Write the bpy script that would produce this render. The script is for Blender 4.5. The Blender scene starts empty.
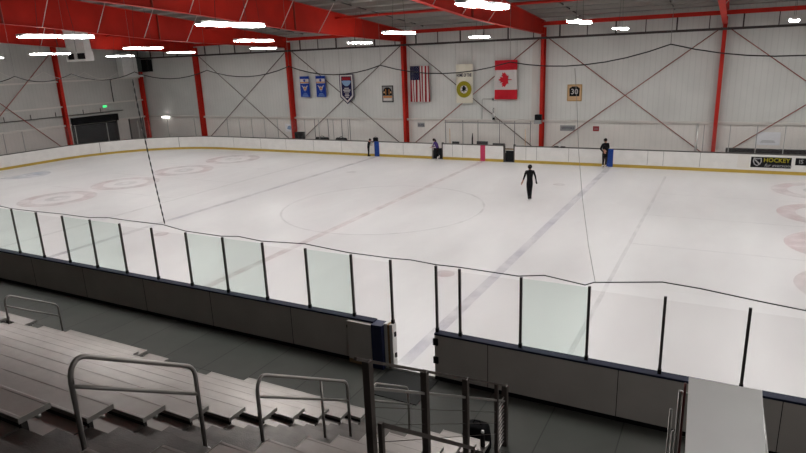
import bpy, bmesh, math, random
from mathutils import Vector, Matrix
random.seed(7)
SC = bpy.context.scene
COL = SC.collection
PI = math.pi

# ------------------------------------------------------------------ materials
def mat(name, color, rough=.6, metal=0., noise=0., nscale=4., bump=0., bscale=40., spec=.5, emit=None, estr=0., alpha=1., trans=0.):
    m = bpy.data.materials.new(name); m.use_nodes = True
    nt = m.node_tree; b = nt.nodes['Principled BSDF']
    b.inputs['Base Color'].default_value = (*color, 1)
    b.inputs['Roughness'].default_value = rough
    b.inputs['Metallic'].default_value = metal
    b.inputs['Specular IOR Level'].default_value = spec
    b.inputs['Alpha'].default_value = alpha
    if emit:
        b.inputs['Emission Color'].default_value = (*emit, 1); b.inputs['Emission Strength'].default_value = estr
    tc = nt.nodes.new('ShaderNodeTexCoord')
    if noise:
        n = nt.nodes.new('ShaderNodeTexNoise'); n.inputs['Scale'].default_value = nscale; n.inputs['Detail'].default_value = 5
        nt.links.new(tc.outputs['Object'], n.inputs['Vector'])
        r = nt.nodes.new('ShaderNodeMapRange'); r.inputs['From Min'].default_value = .3; r.inputs['From Max'].default_value = .7
        r.inputs['To Min'].default_value = 1 - noise; r.inputs['To Max'].default_value = 1 + noise
        nt.links.new(n.outputs['Fac'], r.inputs['Value'])
        v = nt.nodes.new('ShaderNodeVectorMath'); v.operation = 'SCALE'; v.inputs[0].default_value = color
        nt.links.new(r.outputs['Result'], v.inputs['Scale']); nt.links.new(v.outputs['Vector'], b.inputs['Base Color'])
    if bump:
        n = nt.nodes.new('ShaderNodeTexNoise'); n.inputs['Scale'].default_value = bscale
        nt.links.new(tc.outputs['Object'], n.inputs['Vector'])
        bp = nt.nodes.new('ShaderNodeBump'); bp.inputs['Strength'].default_value = bump; bp.inputs['Distance'].default_value = .01
        nt.links.new(n.outputs['Fac'], bp.inputs['Height']); nt.links.new(bp.outputs['Normal'], b.inputs['Normal'])
    return m

def ribbed(name, color, period, axis, rough=.7, depth=.02, strength=.5, groove=.82):
    """metal liner panel: narrow vertical ribs at a fixed period along one axis"""
    m = mat(name, color, rough); nt = m.node_tree; b = nt.nodes['Principled BSDF']
    tc = nt.nodes.new('ShaderNodeTexCoord'); sp = nt.nodes.new('ShaderNodeSeparateXYZ'); nt.links.new(tc.outputs['Object'], sp.inputs[0])
    mu = nt.nodes.new('ShaderNodeMath'); mu.operation = 'MULTIPLY'; mu.inputs[1].default_value = 1 / period
    nt.links.new(sp.outputs[axis], mu.inputs[0])
    fr = nt.nodes.new('ShaderNodeMath'); fr.operation = 'FRACT'; nt.links.new(mu.outputs[0], fr.inputs[0])
    pp = nt.nodes.new('ShaderNodeMath'); pp.operation = 'PINGPONG'; pp.inputs[1].default_value = .5; nt.links.new(fr.outputs[0], pp.inputs[0])
    mr = nt.nodes.new('ShaderNodeMapRange'); mr.inputs['From Min'].default_value = .0; mr.inputs['From Max'].default_value = .12
    mr.inputs['To Min'].default_value = groove; mr.inputs['To Max'].default_value = 1
    nt.links.new(pp.outputs[0], mr.inputs['Value'])
    n = nt.nodes.new('ShaderNodeTexNoise'); n.inputs['Scale'].default_value = .6; n.inputs['Detail'].default_value = 6
    nt.links.new(tc.outputs['Object'], n.inputs['Vector'])
    m2 = nt.nodes.new('ShaderNodeMapRange'); m2.inputs['From Min'].default_value = .3; m2.inputs['From Max'].default_value = .7
    m2.inputs['To Min'].default_value = .93; m2.inputs['To Max'].default_value = 1.05; nt.links.new(n.outputs['Fac'], m2.inputs['Value'])
    ml = nt.nodes.new('ShaderNodeMath'); ml.operation = 'MULTIPLY'; nt.links.new(mr.outputs[0], ml.inputs[0]); nt.links.new(m2.outputs[0], ml.inputs[1])
    v = nt.nodes.new('ShaderNodeVectorMath'); v.operation = 'SCALE'; v.inputs[0].default_value = color
    nt.links.new(ml.outputs[0], v.inputs['Scale']); nt.links.new(v.outputs['Vector'], b.inputs['Base Color'])
    bp = nt.nodes.new('ShaderNodeBump'); bp.inputs['Strength'].default_value = strength; bp.inputs['Distance'].default_value = depth
    nt.links.new(mr.outputs[0], bp.inputs['Height']); nt.links.new(bp.outputs['Normal'], b.inputs['Normal'])
    return m

def paint(name, color, cover, scale=1.4):
    """paint under the ice, worn into cloudy patches: partly see-through"""
    m = mat(name, color, .5); nt = m.node_tree; b = nt.nodes['Principled BSDF']
    tc = nt.nodes.new('ShaderNodeTexCoord'); n = nt.nodes.new('ShaderNodeTexNoise'); n.inputs['Scale'].default_value = scale; n.inputs['Detail'].default_value = 4
    nt.links.new(tc.outputs['Object'], n.inputs['Vector'])
    r = nt.nodes.new('ShaderNodeMapRange'); r.inputs['From Min'].default_value = .3; r.inputs['From Max'].default_value = .7
    r.inputs['To Min'].default_value = cover * .15; r.inputs['To Max'].default_value = cover
    nt.links.new(n.outputs['Fac'], r.inputs['Value']); nt.links.new(r.outputs[0], b.inputs['Alpha'])
    return m

def glass_mat(name, tint, cover, rough=.0):
    """rink glazing: mostly clear, a little body colour, glossy film"""
    m = bpy.data.materials.new(name); m.use_nodes = True; nt = m.node_tree; nt.nodes.clear()
    out = nt.nodes.new('ShaderNodeOutputMaterial')
    tr = nt.nodes.new('ShaderNodeBsdfTransparent'); tr.inputs['Color'].default_value = (*tint, 1)
    df = nt.nodes.new('ShaderNodeBsdfDiffuse'); df.inputs['Color'].default_value = (.75, .78, .77, 1)
    tl = nt.nodes.new('ShaderNodeBsdfTranslucent'); tl.inputs['Color'].default_value = (.75, .79, .78, 1)
    gl = nt.nodes.new('ShaderNodeBsdfGlossy'); gl.inputs['Roughness'].default_value = rough
    fr = nt.nodes.new('ShaderNodeValue'); fr.outputs[0].default_value = .008
    a = nt.nodes.new('ShaderNodeMixShader'); a.inputs[0].default_value = .5; nt.links.new(df.outputs[0], a.inputs[1]); nt.links.new(tl.outputs[0], a.inputs[2])
    b = nt.nodes.new('ShaderNodeMixShader'); b.inputs[0].default_value = cover; nt.links.new(tr.outputs[0], b.inputs[1]); nt.links.new(a.outputs[0], b.inputs[2])
    c = nt.nodes.new('ShaderNodeMixShader'); nt.links.new(fr.outputs[0], c.inputs[0]); nt.links.new(b.outputs[0], c.inputs[1]); nt.links.new(gl.outputs[0], c.inputs[2])
    nt.links.new(c.outputs[0], out.inputs['Surface'])
    return m

M = dict(
    red=mat('red_steel_paint', (.47, .018, .009), .55, spec=.2, noise=.14, nscale=.8),
    redrod=mat('dark_red_rod_paint', (.28, .045, .03), .6),
    rod=mat('brown_steel_rod', (.11, .07, .06), .6),
    pipe=mat('dark_sprinkler_pipe', (.035, .026, .024), .55),
    black=mat('black_plastic', (.008, .008, .009), .5, spec=.1),
    cable=mat('black_cable', (.015, .014, .014), .6),
    wire=mat('galvanised_wire', (.25, .24, .23), .5, .6),
    white=mat('white_housing', (.72, .72, .70), .45, noise=.05),
    board=mat('white_dasher_plastic', (.64, .625, .60), .42, noise=.05, nscale=2.5),
    boardout=mat('grey_board_back', (.54, .50, .47), .5, noise=.06, nscale=1.5),
    yellow=mat('yellow_kickplate', (.40, .27, .035), .45, noise=.1, nscale=3),
    navy=mat('navy_cap_rail', (.014, .018, .04), .65, spec=.25),
    blue=mat('blue_plastic', (.012, .045, .22), .5, spec=.2),
    pink=mat('pink_red_plastic', (.42, .02, .075), .45),
    post=mat('dark_stanchion_aluminium', (.055, .05, .045), .4, .5),
    chairback=mat('dark_grey_chair_back', (.05, .05, .052), .6, spec=.2),
    midpost=mat('mid_grey_post', (.17, .165, .16), .5, .3),
    thinpost=mat('grey_stanchion_aluminium', (.32, .31, .30), .4, .5),
    alu=mat('anodised_plank_aluminium', (.31, .285, .27), .43, .94, noise=.08, nscale=3, bump=.05, bscale=20),
    tread=mat('worn_tread_aluminium', (.105, .095, .088), .40, .7, noise=.25, nscale=4, bump=.2, bscale=60),
    alucap=mat('plank_end_cap', (.40, .38, .36), .4, .6),
    frame=mat('dark_bleacher_frame', (.03, .027, .025), .6, .3),
    tube=mat('worn_tube_steel', (.36, .335, .315), .38, .6),
    rail=mat('brown_bronze_steel', (.075, .06, .053), .5, .3),
    silver=mat('brushed_silver_tube', (.52, .51, .49), .35, .7),
    panel=mat('brushed_steel_sheet', (.80, .785, .77), .3, .15, noise=.05, nscale=1.2, bump=.03, bscale=14),
    rustred=mat('red_brown_tube', (.12, .02, .018), .5),
    dark=mat('dark_opening', (.012, .013, .015), .6, spec=.1),
    darkgreen=mat('dark_green_machine', (.05, .06, .055), .6),
    greydoor=mat('grey_door_paint', (.20, .18, .17), .6),
    skin=mat('skin', (.45, .24, .17), .6),
    hair=mat('dark_hair', (.012, .009, .008), .6, spec=.1),
    cloth=mat('black_cloth', (.008, .008, .009), .9, spec=.1),
    cloth2=mat('charcoal_cloth', (.022, .02, .021), .9, spec=.1),
    purple=mat('purple_cloth', (.075, .045, .17), .9, spec=.1),
    boot=mat('light_skate_boot', (.62, .58, .54), .5),
    fwhite=mat('flag_white', (.62, .58, .56), .8, spec=.1), fred=mat('flag_red', (.50, .018, .03), .8, spec=.1), fred2=mat('flag_dull_red', (.30, .022, .03), .8, spec=.1),
    fnavy=mat('flag_navy', (.009, .011, .045), .8, spec=.1), cream=mat('cream_banner_cloth', (.74, .70, .58), .8, spec=.1), gold=mat('gold_print', (.30, .26, .02), .7, spec=.1),
    bblue=mat('blue_banner_cloth', (.012, .045, .30), .75, spec=.1), lightblue=mat('pale_blue_print', (.25, .38, .58), .7, spec=.1), orange=mat('orange_print', (.55, .22, .06), .7, spec=.1),
    bnavy=mat('dark_navy_print', (.015, .014, .06), .75, spec=.1), grey=mat('grey_print', (.3, .3, .3), .6), goldframe=mat('gold_frame', (.42, .25, .08), .5),
    tan=mat('tan_print', (.60, .38, .20), .6), paper=mat('white_poster_paper', (.82, .83, .86), .7), wood=mat('raw_plywood_edge', (.30, .19, .10), .7, noise=.2, nscale=20),
    bluepost=mat('navy_gate_plastic', (.008, .014, .06), .45), girt=mat('pale_girt_paint', (.62, .59, .55), .55),
    matrub=mat('black_rubber_mat', (.012, .013, .012), .8, bump=.2, bscale=60),
    exit=mat('green_exit_sign', (.02, .3, .08), .5, emit=(.05, 1., .25), estr=1.6),
    lamp=mat('lit_diffuser', (.9, .9, .9), .5, emit=(1., .985, .97), estr=93.),
    lampdim=mat('dimmer_lit_diffuser', (.9, .9, .9), .5, emit=(1., .985, .97), estr=54.),
    lamp2=mat('lit_wall_diffuser', (.9, .9, .9), .5, emit=(1., .98, .95), estr=6.),
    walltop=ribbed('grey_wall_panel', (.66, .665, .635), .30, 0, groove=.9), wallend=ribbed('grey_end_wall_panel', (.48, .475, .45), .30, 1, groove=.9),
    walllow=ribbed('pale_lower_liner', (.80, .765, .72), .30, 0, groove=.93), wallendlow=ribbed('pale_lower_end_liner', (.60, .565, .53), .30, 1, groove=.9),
    roof=ribbed('grey_roof_insulation', (.25, .235, .215), .30, 0, groove=.85),
    purlin=mat('dull_purlin_steel', (.26, .24, .22), .6),
    pl_blue=paint('faded_blue_line_paint', (.22, .20, .42), .22), pl_red=paint('faded_red_line_paint', (.55, .14, .18), .20),
    pl_pink=paint('faded_pink_ring_paint', (.60, .17, .21), .22), pl_dim=paint('faded_grey_ring_paint', (.40, .42, .46), .16),
    pl_thin=paint('thin_grey_line_paint', (.36, .35, .42), .15), pl_crease=paint('faded_blue_crease_paint', (.20, .32, .55), .26),
)
M['glass_green'] = glass_mat('greenish_glass', (.93, .975, .955), .05)
M['glass_clear'] = glass_mat('clear_acrylic', (.985, .98, .98), .012)

def floor_mat():
    m = mat('rubber_tile_floor', (.06, .06, .054), .62, spec=.4); nt = m.node_tree; b = nt.nodes['Principled BSDF']
    tc = nt.nodes.new('ShaderNodeTexCoord'); br = nt.nodes.new('ShaderNodeTexBrick')
    br.offset = 0.; br.inputs['Scale'].default_value = 1.; br.inputs['Brick Width'].default_value = 1.22; br.inputs['Row Height'].default_value = 1.83
    br.inputs['Mortar Size'].default_value = .012; br.inputs['Mortar Smooth'].default_value = .3
    br.inputs['Color1'].default_value = (.075, .076, .067, 1); br.inputs['Color2'].default_value = (.064, .065, .058, 1); br.inputs['Mortar'].default_value = (.03, .03, .028, 1)
    nt.links.new(tc.outputs['Object'], br.inputs['Vector'])
    n = nt.nodes.new('ShaderNodeTexNoise'); n.inputs['Scale'].default_value = 1.2; n.inputs['Detail'].default_value = 6; nt.links.new(tc.outputs['Object'], n.inputs['Vector'])
    r = nt.nodes.new('ShaderNodeMapRange'); r.inputs['To Min'].default_value = .75; r.inputs['To Max'].default_value = 1.25; nt.links.new(n.outputs['Fac'], r.inputs['Value'])
    v = nt.nodes.new('ShaderNodeVectorMath'); v.operation = 'SCALE'; nt.links.new(br.outputs['Color'], v.inputs[0]); nt.links.new(r.outputs[0], v.inputs['Scale'])
    nt.links.new(v.outputs['Vector'], b.inputs['Base Color'])
    return m
M['floor'] = floor_mat()

def ice_mat():
    m = mat('skated_white_ice', (.70, .69, .685), .38, spec=.45); nt = m.node_tree; b = nt.nodes['Principled BSDF']
    tc = nt.nodes.new('ShaderNodeTexCoord')
    mp = nt.nodes.new('ShaderNodeMapping'); mp.inputs['Scale'].default_value = (1, .35, 1); nt.links.new(tc.outputs['Object'], mp.inputs[0])
    n = nt.nodes.new('ShaderNodeTexNoise'); n.inputs['Scale'].default_value = .5; n.inputs['Detail'].default_value = 8; n.inputs['Roughness'].default_value = .6
    nt.links.new(mp.outputs[0], n.inputs['Vector'])
    cr = nt.nodes.new('ShaderNodeValToRGB'); cr.color_ramp.elements[0].position = .3; cr.color_ramp.elements[0].color = (.62, .605, .605, 1)
    cr.color_ramp.elements[1].position = .65; cr.color_ramp.elements[1].color = (.70, .69, .685, 1)
    nt.links.new(n.outputs['Fac'], cr.inputs[0]); nt.links.new(cr.outputs[0], b.inputs['Base Color'])
    n2 = nt.nodes.new('ShaderNodeTexNoise'); n2.inputs['Scale'].default_value = 3; n2.inputs['Detail'].default_value = 6; nt.links.new(tc.outputs['Object'], n2.inputs['Vector'])
    r = nt.nodes.new('ShaderNodeMapRange'); r.inputs['To Min'].default_value = .28; r.inputs['To Max'].default_value = .5; nt.links.new(n2.outputs['Fac'], r.inputs['Value'])
    nt.links.new(r.outputs[0], b.inputs['Roughness'])
    return m
M['ice'] = ice_mat()

def net_mat():
    m = bpy.data.materials.new('fine_white_netting'); m.use_nodes = True; nt = m.node_tree; nt.nodes.clear()
    out = nt.nodes.new('ShaderNodeOutputMaterial'); tr = nt.nodes.new('ShaderNodeBsdfTransparent')
    df = nt.nodes.new('ShaderNodeBsdfDiffuse'); df.inputs['Color'].default_value = (.25, .25, .25, 1)
    ms = nt.nodes.new('ShaderNodeMixShader'); ms.inputs[0].default_value = .025; nt.links.new(tr.outputs[0], ms.inputs[1]); nt.links.new(df.outputs[0], ms.inputs[2])
    nt.links.new(ms.outputs[0], out.inputs['Surface'])
    return m
M['net'] = net_mat()

# ------------------------------------------------------------------ mesh helpers
class MB:
    def __init__(s): s.v = []; s.f = []; s.mi = []; s.sm = []; s.mats = []
    def _m(s, m):
        if m not in s.mats: s.mats.append(m)
        return s.mats.index(m)
    def add(s, vs, fs, m=None, smooth=False):
        o = len(s.v); s.v += [tuple(v) for v in vs]; s.f += [tuple(i + o for i in f) for f in fs]
        k = s._m(m) if m else 0
        s.mi += [k] * len(fs); s.sm += [smooth] * len(fs); return s
    def box(s, x0, x1, y0, y1, z0, z1, m=None):
        if x0 > x1: x0, x1 = x1, x0
        if y0 > y1: y0, y1 = y1, y0
        if z0 > z1: z0, z1 = z1, z0
        return s.add([(x, y, z) for x in (x0, x1) for y in (y0, y1) for z in (z0, z1)],
                     [(0, 1, 3, 2), (4, 6, 7, 5), (0, 4, 5, 1), (2, 3, 7, 6), (0, 2, 6, 4), (1, 5, 7, 3)], m)
    def prism(s, pts, axis, a, b, m=None):
        """closed outline (2-D) swept along an axis from a to b; outline coords are the two other axes in order"""
        def P(u, w, t): return {0: (t, u, w), 1: (u, t, w), 2: (u, w, t)}[axis]
        n = len(pts); vs = [P(u, w, a) for u, w in pts] + [P(u, w, b) for u, w in pts]
        fs = [tuple(range(n)), tuple(range(2 * n - 1, n - 1, -1))] + [(i, (i + 1) % n + 0, (i + 1) % n + n, i + n) for i in range(n)]
        fs = [fs[0], fs[1]] + [(i, i + n, (i + 1) % n + n, (i + 1) % n) for i in range(n)]
        return s.add(vs, fs, m)
    def tube(s, pts, r, n=8, m=None, caps=True, square=False):
        pts = [Vector(p) for p in pts]; rings = []
        up = None
        for i, p in enumerate(pts):
            d = (pts[min(i + 1, len(pts) - 1)] - pts[max(i - 1, 0)]).normalized()
            if up is None:
                up = Vector((0, 0, 1)) if abs(d.z) < .9 else Vector((1, 0, 0))
            a = d.cross(up).normalized(); b = a.cross(d).normalized(); up = b
            rr = r[i] if isinstance(r, (list, tuple)) else r
            ring = []
            for k in range(n):
                t = 2 * PI * (k + (.5 if square else 0)) / n
                ring.append(p + (a * math.cos(t) + b * math.sin(t)) * rr)
            rings.append(ring)
        vs = [v for ring in rings for v in ring]; fs = []
        for i in range(len(pts) - 1):
            for k in range(n):
                fs.append((i * n + k, i * n + (k + 1) % n, (i + 1) * n + (k + 1) % n, (i + 1) * n + k))
        if caps: fs.append(tuple(reversed(range(n)))); fs.append(tuple((len(pts) - 1) * n + k for k in range(n)))
        return s.add(vs, fs, m, smooth=not square)
    def bar(s, a, b, w, m=None): return s.tube([a, b], w * .7071, 4, m, square=True)
    def lathe(s, prof, cx, cy, n=16, m=None):
        vs = []; fs = []
        for r, z in prof:
            for k in range(n): vs.append((cx + r * math.cos(2 * PI * k / n), cy + r * math.sin(2 * PI * k / n), z))
        for i in range(len(prof) - 1):
            for k in range(n): fs.append((i * n + k, i * n + (k + 1) % n, (i + 1) * n + (k + 1) % n, (i + 1) * n + k))
        fs.append(tuple(reversed(range(n)))); fs.append(tuple((len(prof) - 1) * n + k for k in range(n)))
        return s.add(vs, fs, m, smooth=True)
    def build(s, name, m=None, parent=None, bevel=0.):
        o0 = Vector((0, 0, 0))
        me = bpy.data.meshes.new(name); me.from_pydata(s.v, [], s.f); 
        ms = s.mats or [m]
        for x in ms: me.materials.append(M[x] if isinstance(x, str) else x)
        for p, k, sm in zip(me.polygons, s.mi, s.sm): p.material_index = k; p.use_smooth = sm
        me.update()
        bm = bmesh.new(); bm.from_mesh(me); bmesh.ops.recalc_face_normals(bm, faces=bm.faces); bm.to_mesh(me); bm.free()
        o = bpy.data.objects.new(name, me); COL.objects.link(o)
        if bevel:
            b = o.modifiers.new('bevel', 'BEVEL'); b.width = bevel; b.segments = 2; b.limit_method = 'ANGLE'
        if parent: o.parent = parent; o.matrix_parent_inverse = Matrix.Translation(parent.location).inverted() if parent.type == 'EMPTY' and not parent.parent else Matrix.Identity(4)
        return o

def tag(o, label, cat, group=None):
    o['label'] = label; o['category'] = cat
    if group: o['group'] = group
    return o
def thing(name, loc, label, cat, group=None):
    o = bpy.data.objects.new(name, None); COL.objects.link(o); o.location = loc; o.empty_display_size = .2
    return tag(o, label, cat, group)
def struct(o): o['kind'] = 'structure'; return o
def text_mesh(s, size, loc, m, parent, name, rot=(PI / 2, 0, 0), ext=.004, sx=1., shear=0., bold=0.):
    c = bpy.data.curves.new('lettering', 'FONT'); c.body = s; c.size = size; c.extrude = ext; c.align_x = 'CENTER'; c.align_y = 'CENTER'; c.shear = shear; c.resolution_u = 2; c.offset = bold
    t = bpy.data.objects.new('tmp', c); COL.objects.link(t)
    bpy.context.view_layer.update()
    me = bpy.data.meshes.new_from_object(t.evaluated_get(bpy.context.evaluated_depsgraph_get()))
    bpy.data.objects.remove(t)
    me.materials.clear(); me.materials.append(M[m])
    mt = Matrix.Translation(loc) @ Matrix.Rotation(rot[0], 4, 'X') @ Matrix.Diagonal((sx, 1, 1, 1))
    me.transform(mt)
    o = bpy.data.objects.new(name, me); COL.objects.link(o)
    if parent: o.parent = parent; o.matrix_parent_inverse = Matrix.Translation(parent.location).inverted() if parent.type == 'EMPTY' else Matrix.Identity(4)
    return o
ORD = ['first', 'second', 'third', 'fourth', 'fifth', 'sixth', 'seventh', 'eighth', 'ninth', 'tenth', 'eleventh', 'twelfth', 'thirteenth', 'fourteenth', 'fifteenth', 'sixteenth', 'seventeenth', 'eighteenth', 'nineteenth', 'twentieth']

# ------------------------------------------------------------------ key dimensions (metres; ice surface z = 0, near boards at y = 0)
W = 25.3; YC = W / 2; XE = 30.48; RC = 8.5
WALL = 28.9; XL = -34.0; XR = 36.0; YB = -22.0
GIRT = 2.18
def roofz(y): return 8.50 + .095 * (28.4 - y) if y > 3 else 8.50 + .095 * 25.4 - .095 * (3 - y)

# ------------------------------------------------------------------ the setting
struct(MB().box(XL - .3, XR, YB, WALL + .3, -.3, -.012).build('floor', 'floor'))
def rounded(x0, x1, y0, y1, r, n=14):
    pts = []
    for cx, cy, a0 in ((x1 - r, y1 - r, 0), (x0 + r, y1 - r, PI / 2), (x0 + r, y0 + r, PI), (x1 - r, y0 + r, 1.5 * PI)):
        for k in range(n + 1):
            a = a0 + PI / 2 * k / n; pts.append((cx + r * math.cos(a), cy + r * math.sin(a)))
    return pts
ice = struct(MB().prism(rounded(-XE, XE, 0, W, RC), 2, -.01, 0).build('ice_sheet', 'ice'))
def flat(name, outline, z, m):
    mb = MB(); mb.add([(x, y, z) for x, y in outline], [tuple(range(len(outline)))]); o = mb.build(name, m, ice); return struct(o)
def ringm(name, cx, cy, r0, r1, z, m, a0=0, a1=2 * PI, n=56):
    vs = []; fs = []
    for k in range(n + 1):
        a = a0 + (a1 - a0) * k / n
        vs += [(cx + r0 * math.cos(a), cy + r0 * math.sin(a), z), (cx + r1 * math.cos(a), cy + r1 * math.sin(a), z)]
    fs = [(2 * k, 2 * k + 1, 2 * k + 3, 2 * k + 2) for k in range(n)]
    return struct(MB().add(vs, fs).build(name, m, ice))
Z1 = .003
for s in (-1, 1):
    flat('blue_line', [(s * 7.62 - .15, .12), (s * 7.62 + .15, .12), (s * 7.62 + .15, W - .12), (s * 7.62 - .15, W - .12)], Z1, 'pl_blue')
    flat('practice_line', [(s * 10.75 - .06, 1.5), (s * 10.75 + .06, 1.5), (s * 10.75 + .06, 23.2), (s * 10.75 - .06, 23.2)], Z1, 'pl_thin')
    for cy in (21.6, 17.1, 12.75, 8.6):
        ringm('outer_ring', s * 17.2, cy, 1.22, 1.86, Z1, 'pl_pink'); ringm('inner_ring', s * 17.2, cy, .2, .62, Z1, 'pl_dim')
    for cy in (19., 14.9, 10.75): flat('lane_line', [(s * 10.75, cy - .025), (s * 21, cy - .025), (s * 21, cy + .025), (s * 10.75, cy + .025)], Z1 + .001, 'pl_thin')
    flat('goal_line', [(s * 27.1 - .03, 1.2), (s * 27.1 + .03, 1.2), (s * 27.1 + .03, W - 1.2), (s * 27.1 - .03, W - 1.2)], Z1, 'pl_red')
    flat('goal_crease', [(s * (27.05 - 1.9 * math.sin(PI * k / 14)), 12.65 + 1.5 * math.cos(PI * k / 14)) for k in range(15)], Z1 + .001, 'pl_crease')
    for cy in (YC - 7., YC + 7.): ringm('faceoff_dot', s * 6.15, cy, .0, .3, Z1, 'pl_pink', n=24)
flat('center_line', [(-.15, .12), (.15, .12), (.15, W - .12), (-.15, W - .12)], Z1, 'pl_red')
ringm('center_circle', 0, YC, 4.45, 4.55, Z1 + .001, 'pl_thin', n=80)

def wall(name, axis, pos, a0, a1, z0, z1, m, th=.2):
    mb = MB()
    if axis == 'y': mb.box(a0, a1, pos, pos + th, z0, z1)
    else: mb.box(pos - th if pos < 0 else pos, pos if pos < 0 else pos + th, a0, a1, z0, z1)
    return struct(mb.build(name, m))
wf = wall('wall_far', 'y', WALL, XL, XR, GIRT, 8.6, 'walltop')
struct(MB().box(XL, XR, WALL - .04, WALL, -.01, GIRT - .02).build('lower_liner', 'walllow', wf))
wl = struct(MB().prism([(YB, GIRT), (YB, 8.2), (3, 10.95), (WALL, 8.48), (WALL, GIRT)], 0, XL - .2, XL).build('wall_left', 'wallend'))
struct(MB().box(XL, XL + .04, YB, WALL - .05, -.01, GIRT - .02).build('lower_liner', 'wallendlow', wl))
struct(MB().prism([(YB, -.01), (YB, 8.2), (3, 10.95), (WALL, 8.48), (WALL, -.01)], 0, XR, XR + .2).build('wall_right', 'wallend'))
wall('wall_back', 'y', YB - .2, XL, XR, -.01, 8.4, 'walltop')
struct(MB().prism([(YB - .2, roofz(YB) + 0.02), (3, roofz(3)), (WALL + .2, roofz(WALL)), (WALL + .2, roofz(WALL) + .15), (3, roofz(3) + .15), (YB - .2, roofz(YB) + .17)], 0, XL - .2, XR + .2).build('ceiling', 'roof'))
CEIL = bpy.data.objects['ceiling']
y = 27.2
while y > -21:
    z = roofz(y); q = MB(); q.box(XL + .1, XR - .1, y - .006, y + .006, z - .21, z - .0); q.box(XL + .1, XR - .1, y, y + .07, z - .21, z - .195)
    o = struct(q.build('purlin', 'purlin', CEIL)); y -= 1.55
struct(MB().box(XL, XR, WALL - .16, WALL - .0, GIRT - .09, GIRT + .05).build('trim_1', 'girt'))
for i, z in enumerate((5.62, 3.66)):
    struct(MB().box(XL, XL + .14, -5, WALL - .02, z - .06, z + .06).build('trim_%d' % (i + 2), 'girt'))
struct(MB().box(XL, XL + .12, -5, WALL - .2, GIRT - .09, GIRT + .05).build('trim_4', 'girt'))

# ------------------------------------------------------------------ steel frames
def rbot(y):
    P = [(28.4, 7.50), (21.5, 7.76), (16.5, 7.98), (13., 8.24), (10.5, 8.44), (7., 8.66), (3., 8.86)]
    if y <= 3: return 8.86 - .03 * (3 - y)
    for (a, za), (b, zb) in zip(P, P[1:]):
        if b <= y <= a: return za + (zb - za) * (a - y) / (a - b)
    return 7.5
FR = [(-26.9, 'left end of the hall'), (-17.1, 'by the two small blue banners'), (-7.05, 'left of the stars and stripes'), (2.77, 'right of the maple leaf flag'), (12.72, 'nearest, by the black poster')]
FRL = ['red steel frame whose column stands left of the far wall, nearest the hall corner', 'red steel frame with column just left of the two small blue banners',
       'red steel frame with column just left of the stars and stripes flag', 'red steel frame with column just right of the maple leaf flag', 'red steel frame seen almost end on, nearest the camera on the right']
ys = [28.6, 25, 21.5, 19, 16.5, 13, 10.5, 7, 3, 0, -8, -16, -21.8]
for (x, _), lab in zip(FR, FRL):
    t = thing('steel_portal', (x, 28.5, 0), lab, 'steel frame', 'red portal frames')
    c = MB()
    c.box(x - .10, x + .10, 28.36, 28.38, 0, 7.9); c.box(x - .10, x + .10, 28.84, 28.86, 0, 7.9); c.box(x - .012, x + .012, 28.38, 28.84, 0, 7.9)
    c.build('column', 'red', t)
    MB().box(x - .16, x + .16, 28.28, 28.88, -.012, .03).build('base_plate', 'red', t)
    tops = [(y, roofz(y) - .24) for y in ys]; bots = [(min(y, 28.4) if y > 28 else y, rbot(y)) for y in ys]
    MB().prism(tops + bots[::-1], 0, x - .012, x + .012).build('rafter_web', 'red', t)
    for nm, line, dz in (('top_flange', tops, -.0), ('bottom_flange', bots, 0.)):
        mb = MB()
        for (y0, z0), (y1, z1) in zip(line, line[1:]):
            mb.add([(x + sx, y, z + e) for sx in (-.125, .125) for (y, z) in ((y0, z0), (y1, z1)) for e in (-.01, .01)],
                   [(0, 1, 3, 2), (4, 6, 7, 5), (0, 4, 5, 1), (2, 3, 7, 6), (0, 2, 6, 4), (1, 5, 7, 3)])
        mb.build(nm, 'red', t)
    for y in (16.5, 7.5):
        MB().box(x - .12, x + .12, y - .012, y + .012, rbot(y), roofz(y) - .15).build('stiffener', 'redrod', t)
    for y in (18.6, 15.4, 12.4, 9.4):
        MB().tube([(x + .02, y, rbot(y)), (x + 1.15, y, roofz(y) - .08)], .018, 6).build('flange_brace', 'girt', t)
# eave strut and dark hanging rail beneath it
tag(MB().box(XL + .1, XR - .1, 28.12, 28.34, 7.98, 8.2).build('eave_strut', 'red'), 'red eave beam running the whole length of the far wall top', 'beam')
t = thing('sprinkler_rail', (0, 28.3, 7.27), 'dark horizontal pipe hung on short rods below the far eave beam', 'pipe')
MB().box(XL + .1, XR - .1, 28.14, 28.26, 7.19, 7.32).build('pipe', 'pipe', t)
i = 0
x = -33.4
while x < 22:
    if min(abs(x - f[0]) for f in FR) > .25: MB().bar((x, 28.2, 7.3), (x, 28.2, 8.1),   .075 if i % 2 else .045).build('hanger', 'pipe', t)
    x += 1.62; i += 1
# roof struts, sloping pipes
RS = [(-26.9, -17.1), (-17.1, -7.05), (-7.05, 2.77), (2.77, 12.72)]
wh = ['over the two small blue banners, farthest left', 'above the two small blue banners', 'above the stars and stripes flag', 'beside the hanging lights at top right']
for (a, b), w in zip(RS, wh):
    tag(MB().tube([(a + .02, 20.4, 8.74), (b - .02, 20.4, 8.74)], .075, 10).build('roof_strut', 'red'), 'round red roof strut between two frames, ' + w, 'strut', 'red roof struts')
for x, w in ((-15.3, 'left of the others'), (-5.35, 'above the stars and stripes flag'), (5.0, 'just right of the maple leaf flag column'), (10.15, 'near the rightmost red column')):
    tag(MB().tube([(x, 28.3, roofz(28.3) - .1), (x, 8., roofz(8) - .1)], .035, 8).build('roof_pipe', 'pipe'), 'dark pipe climbing under the roof slope, ' + w, 'pipe', 'sloping roof pipes')
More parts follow.
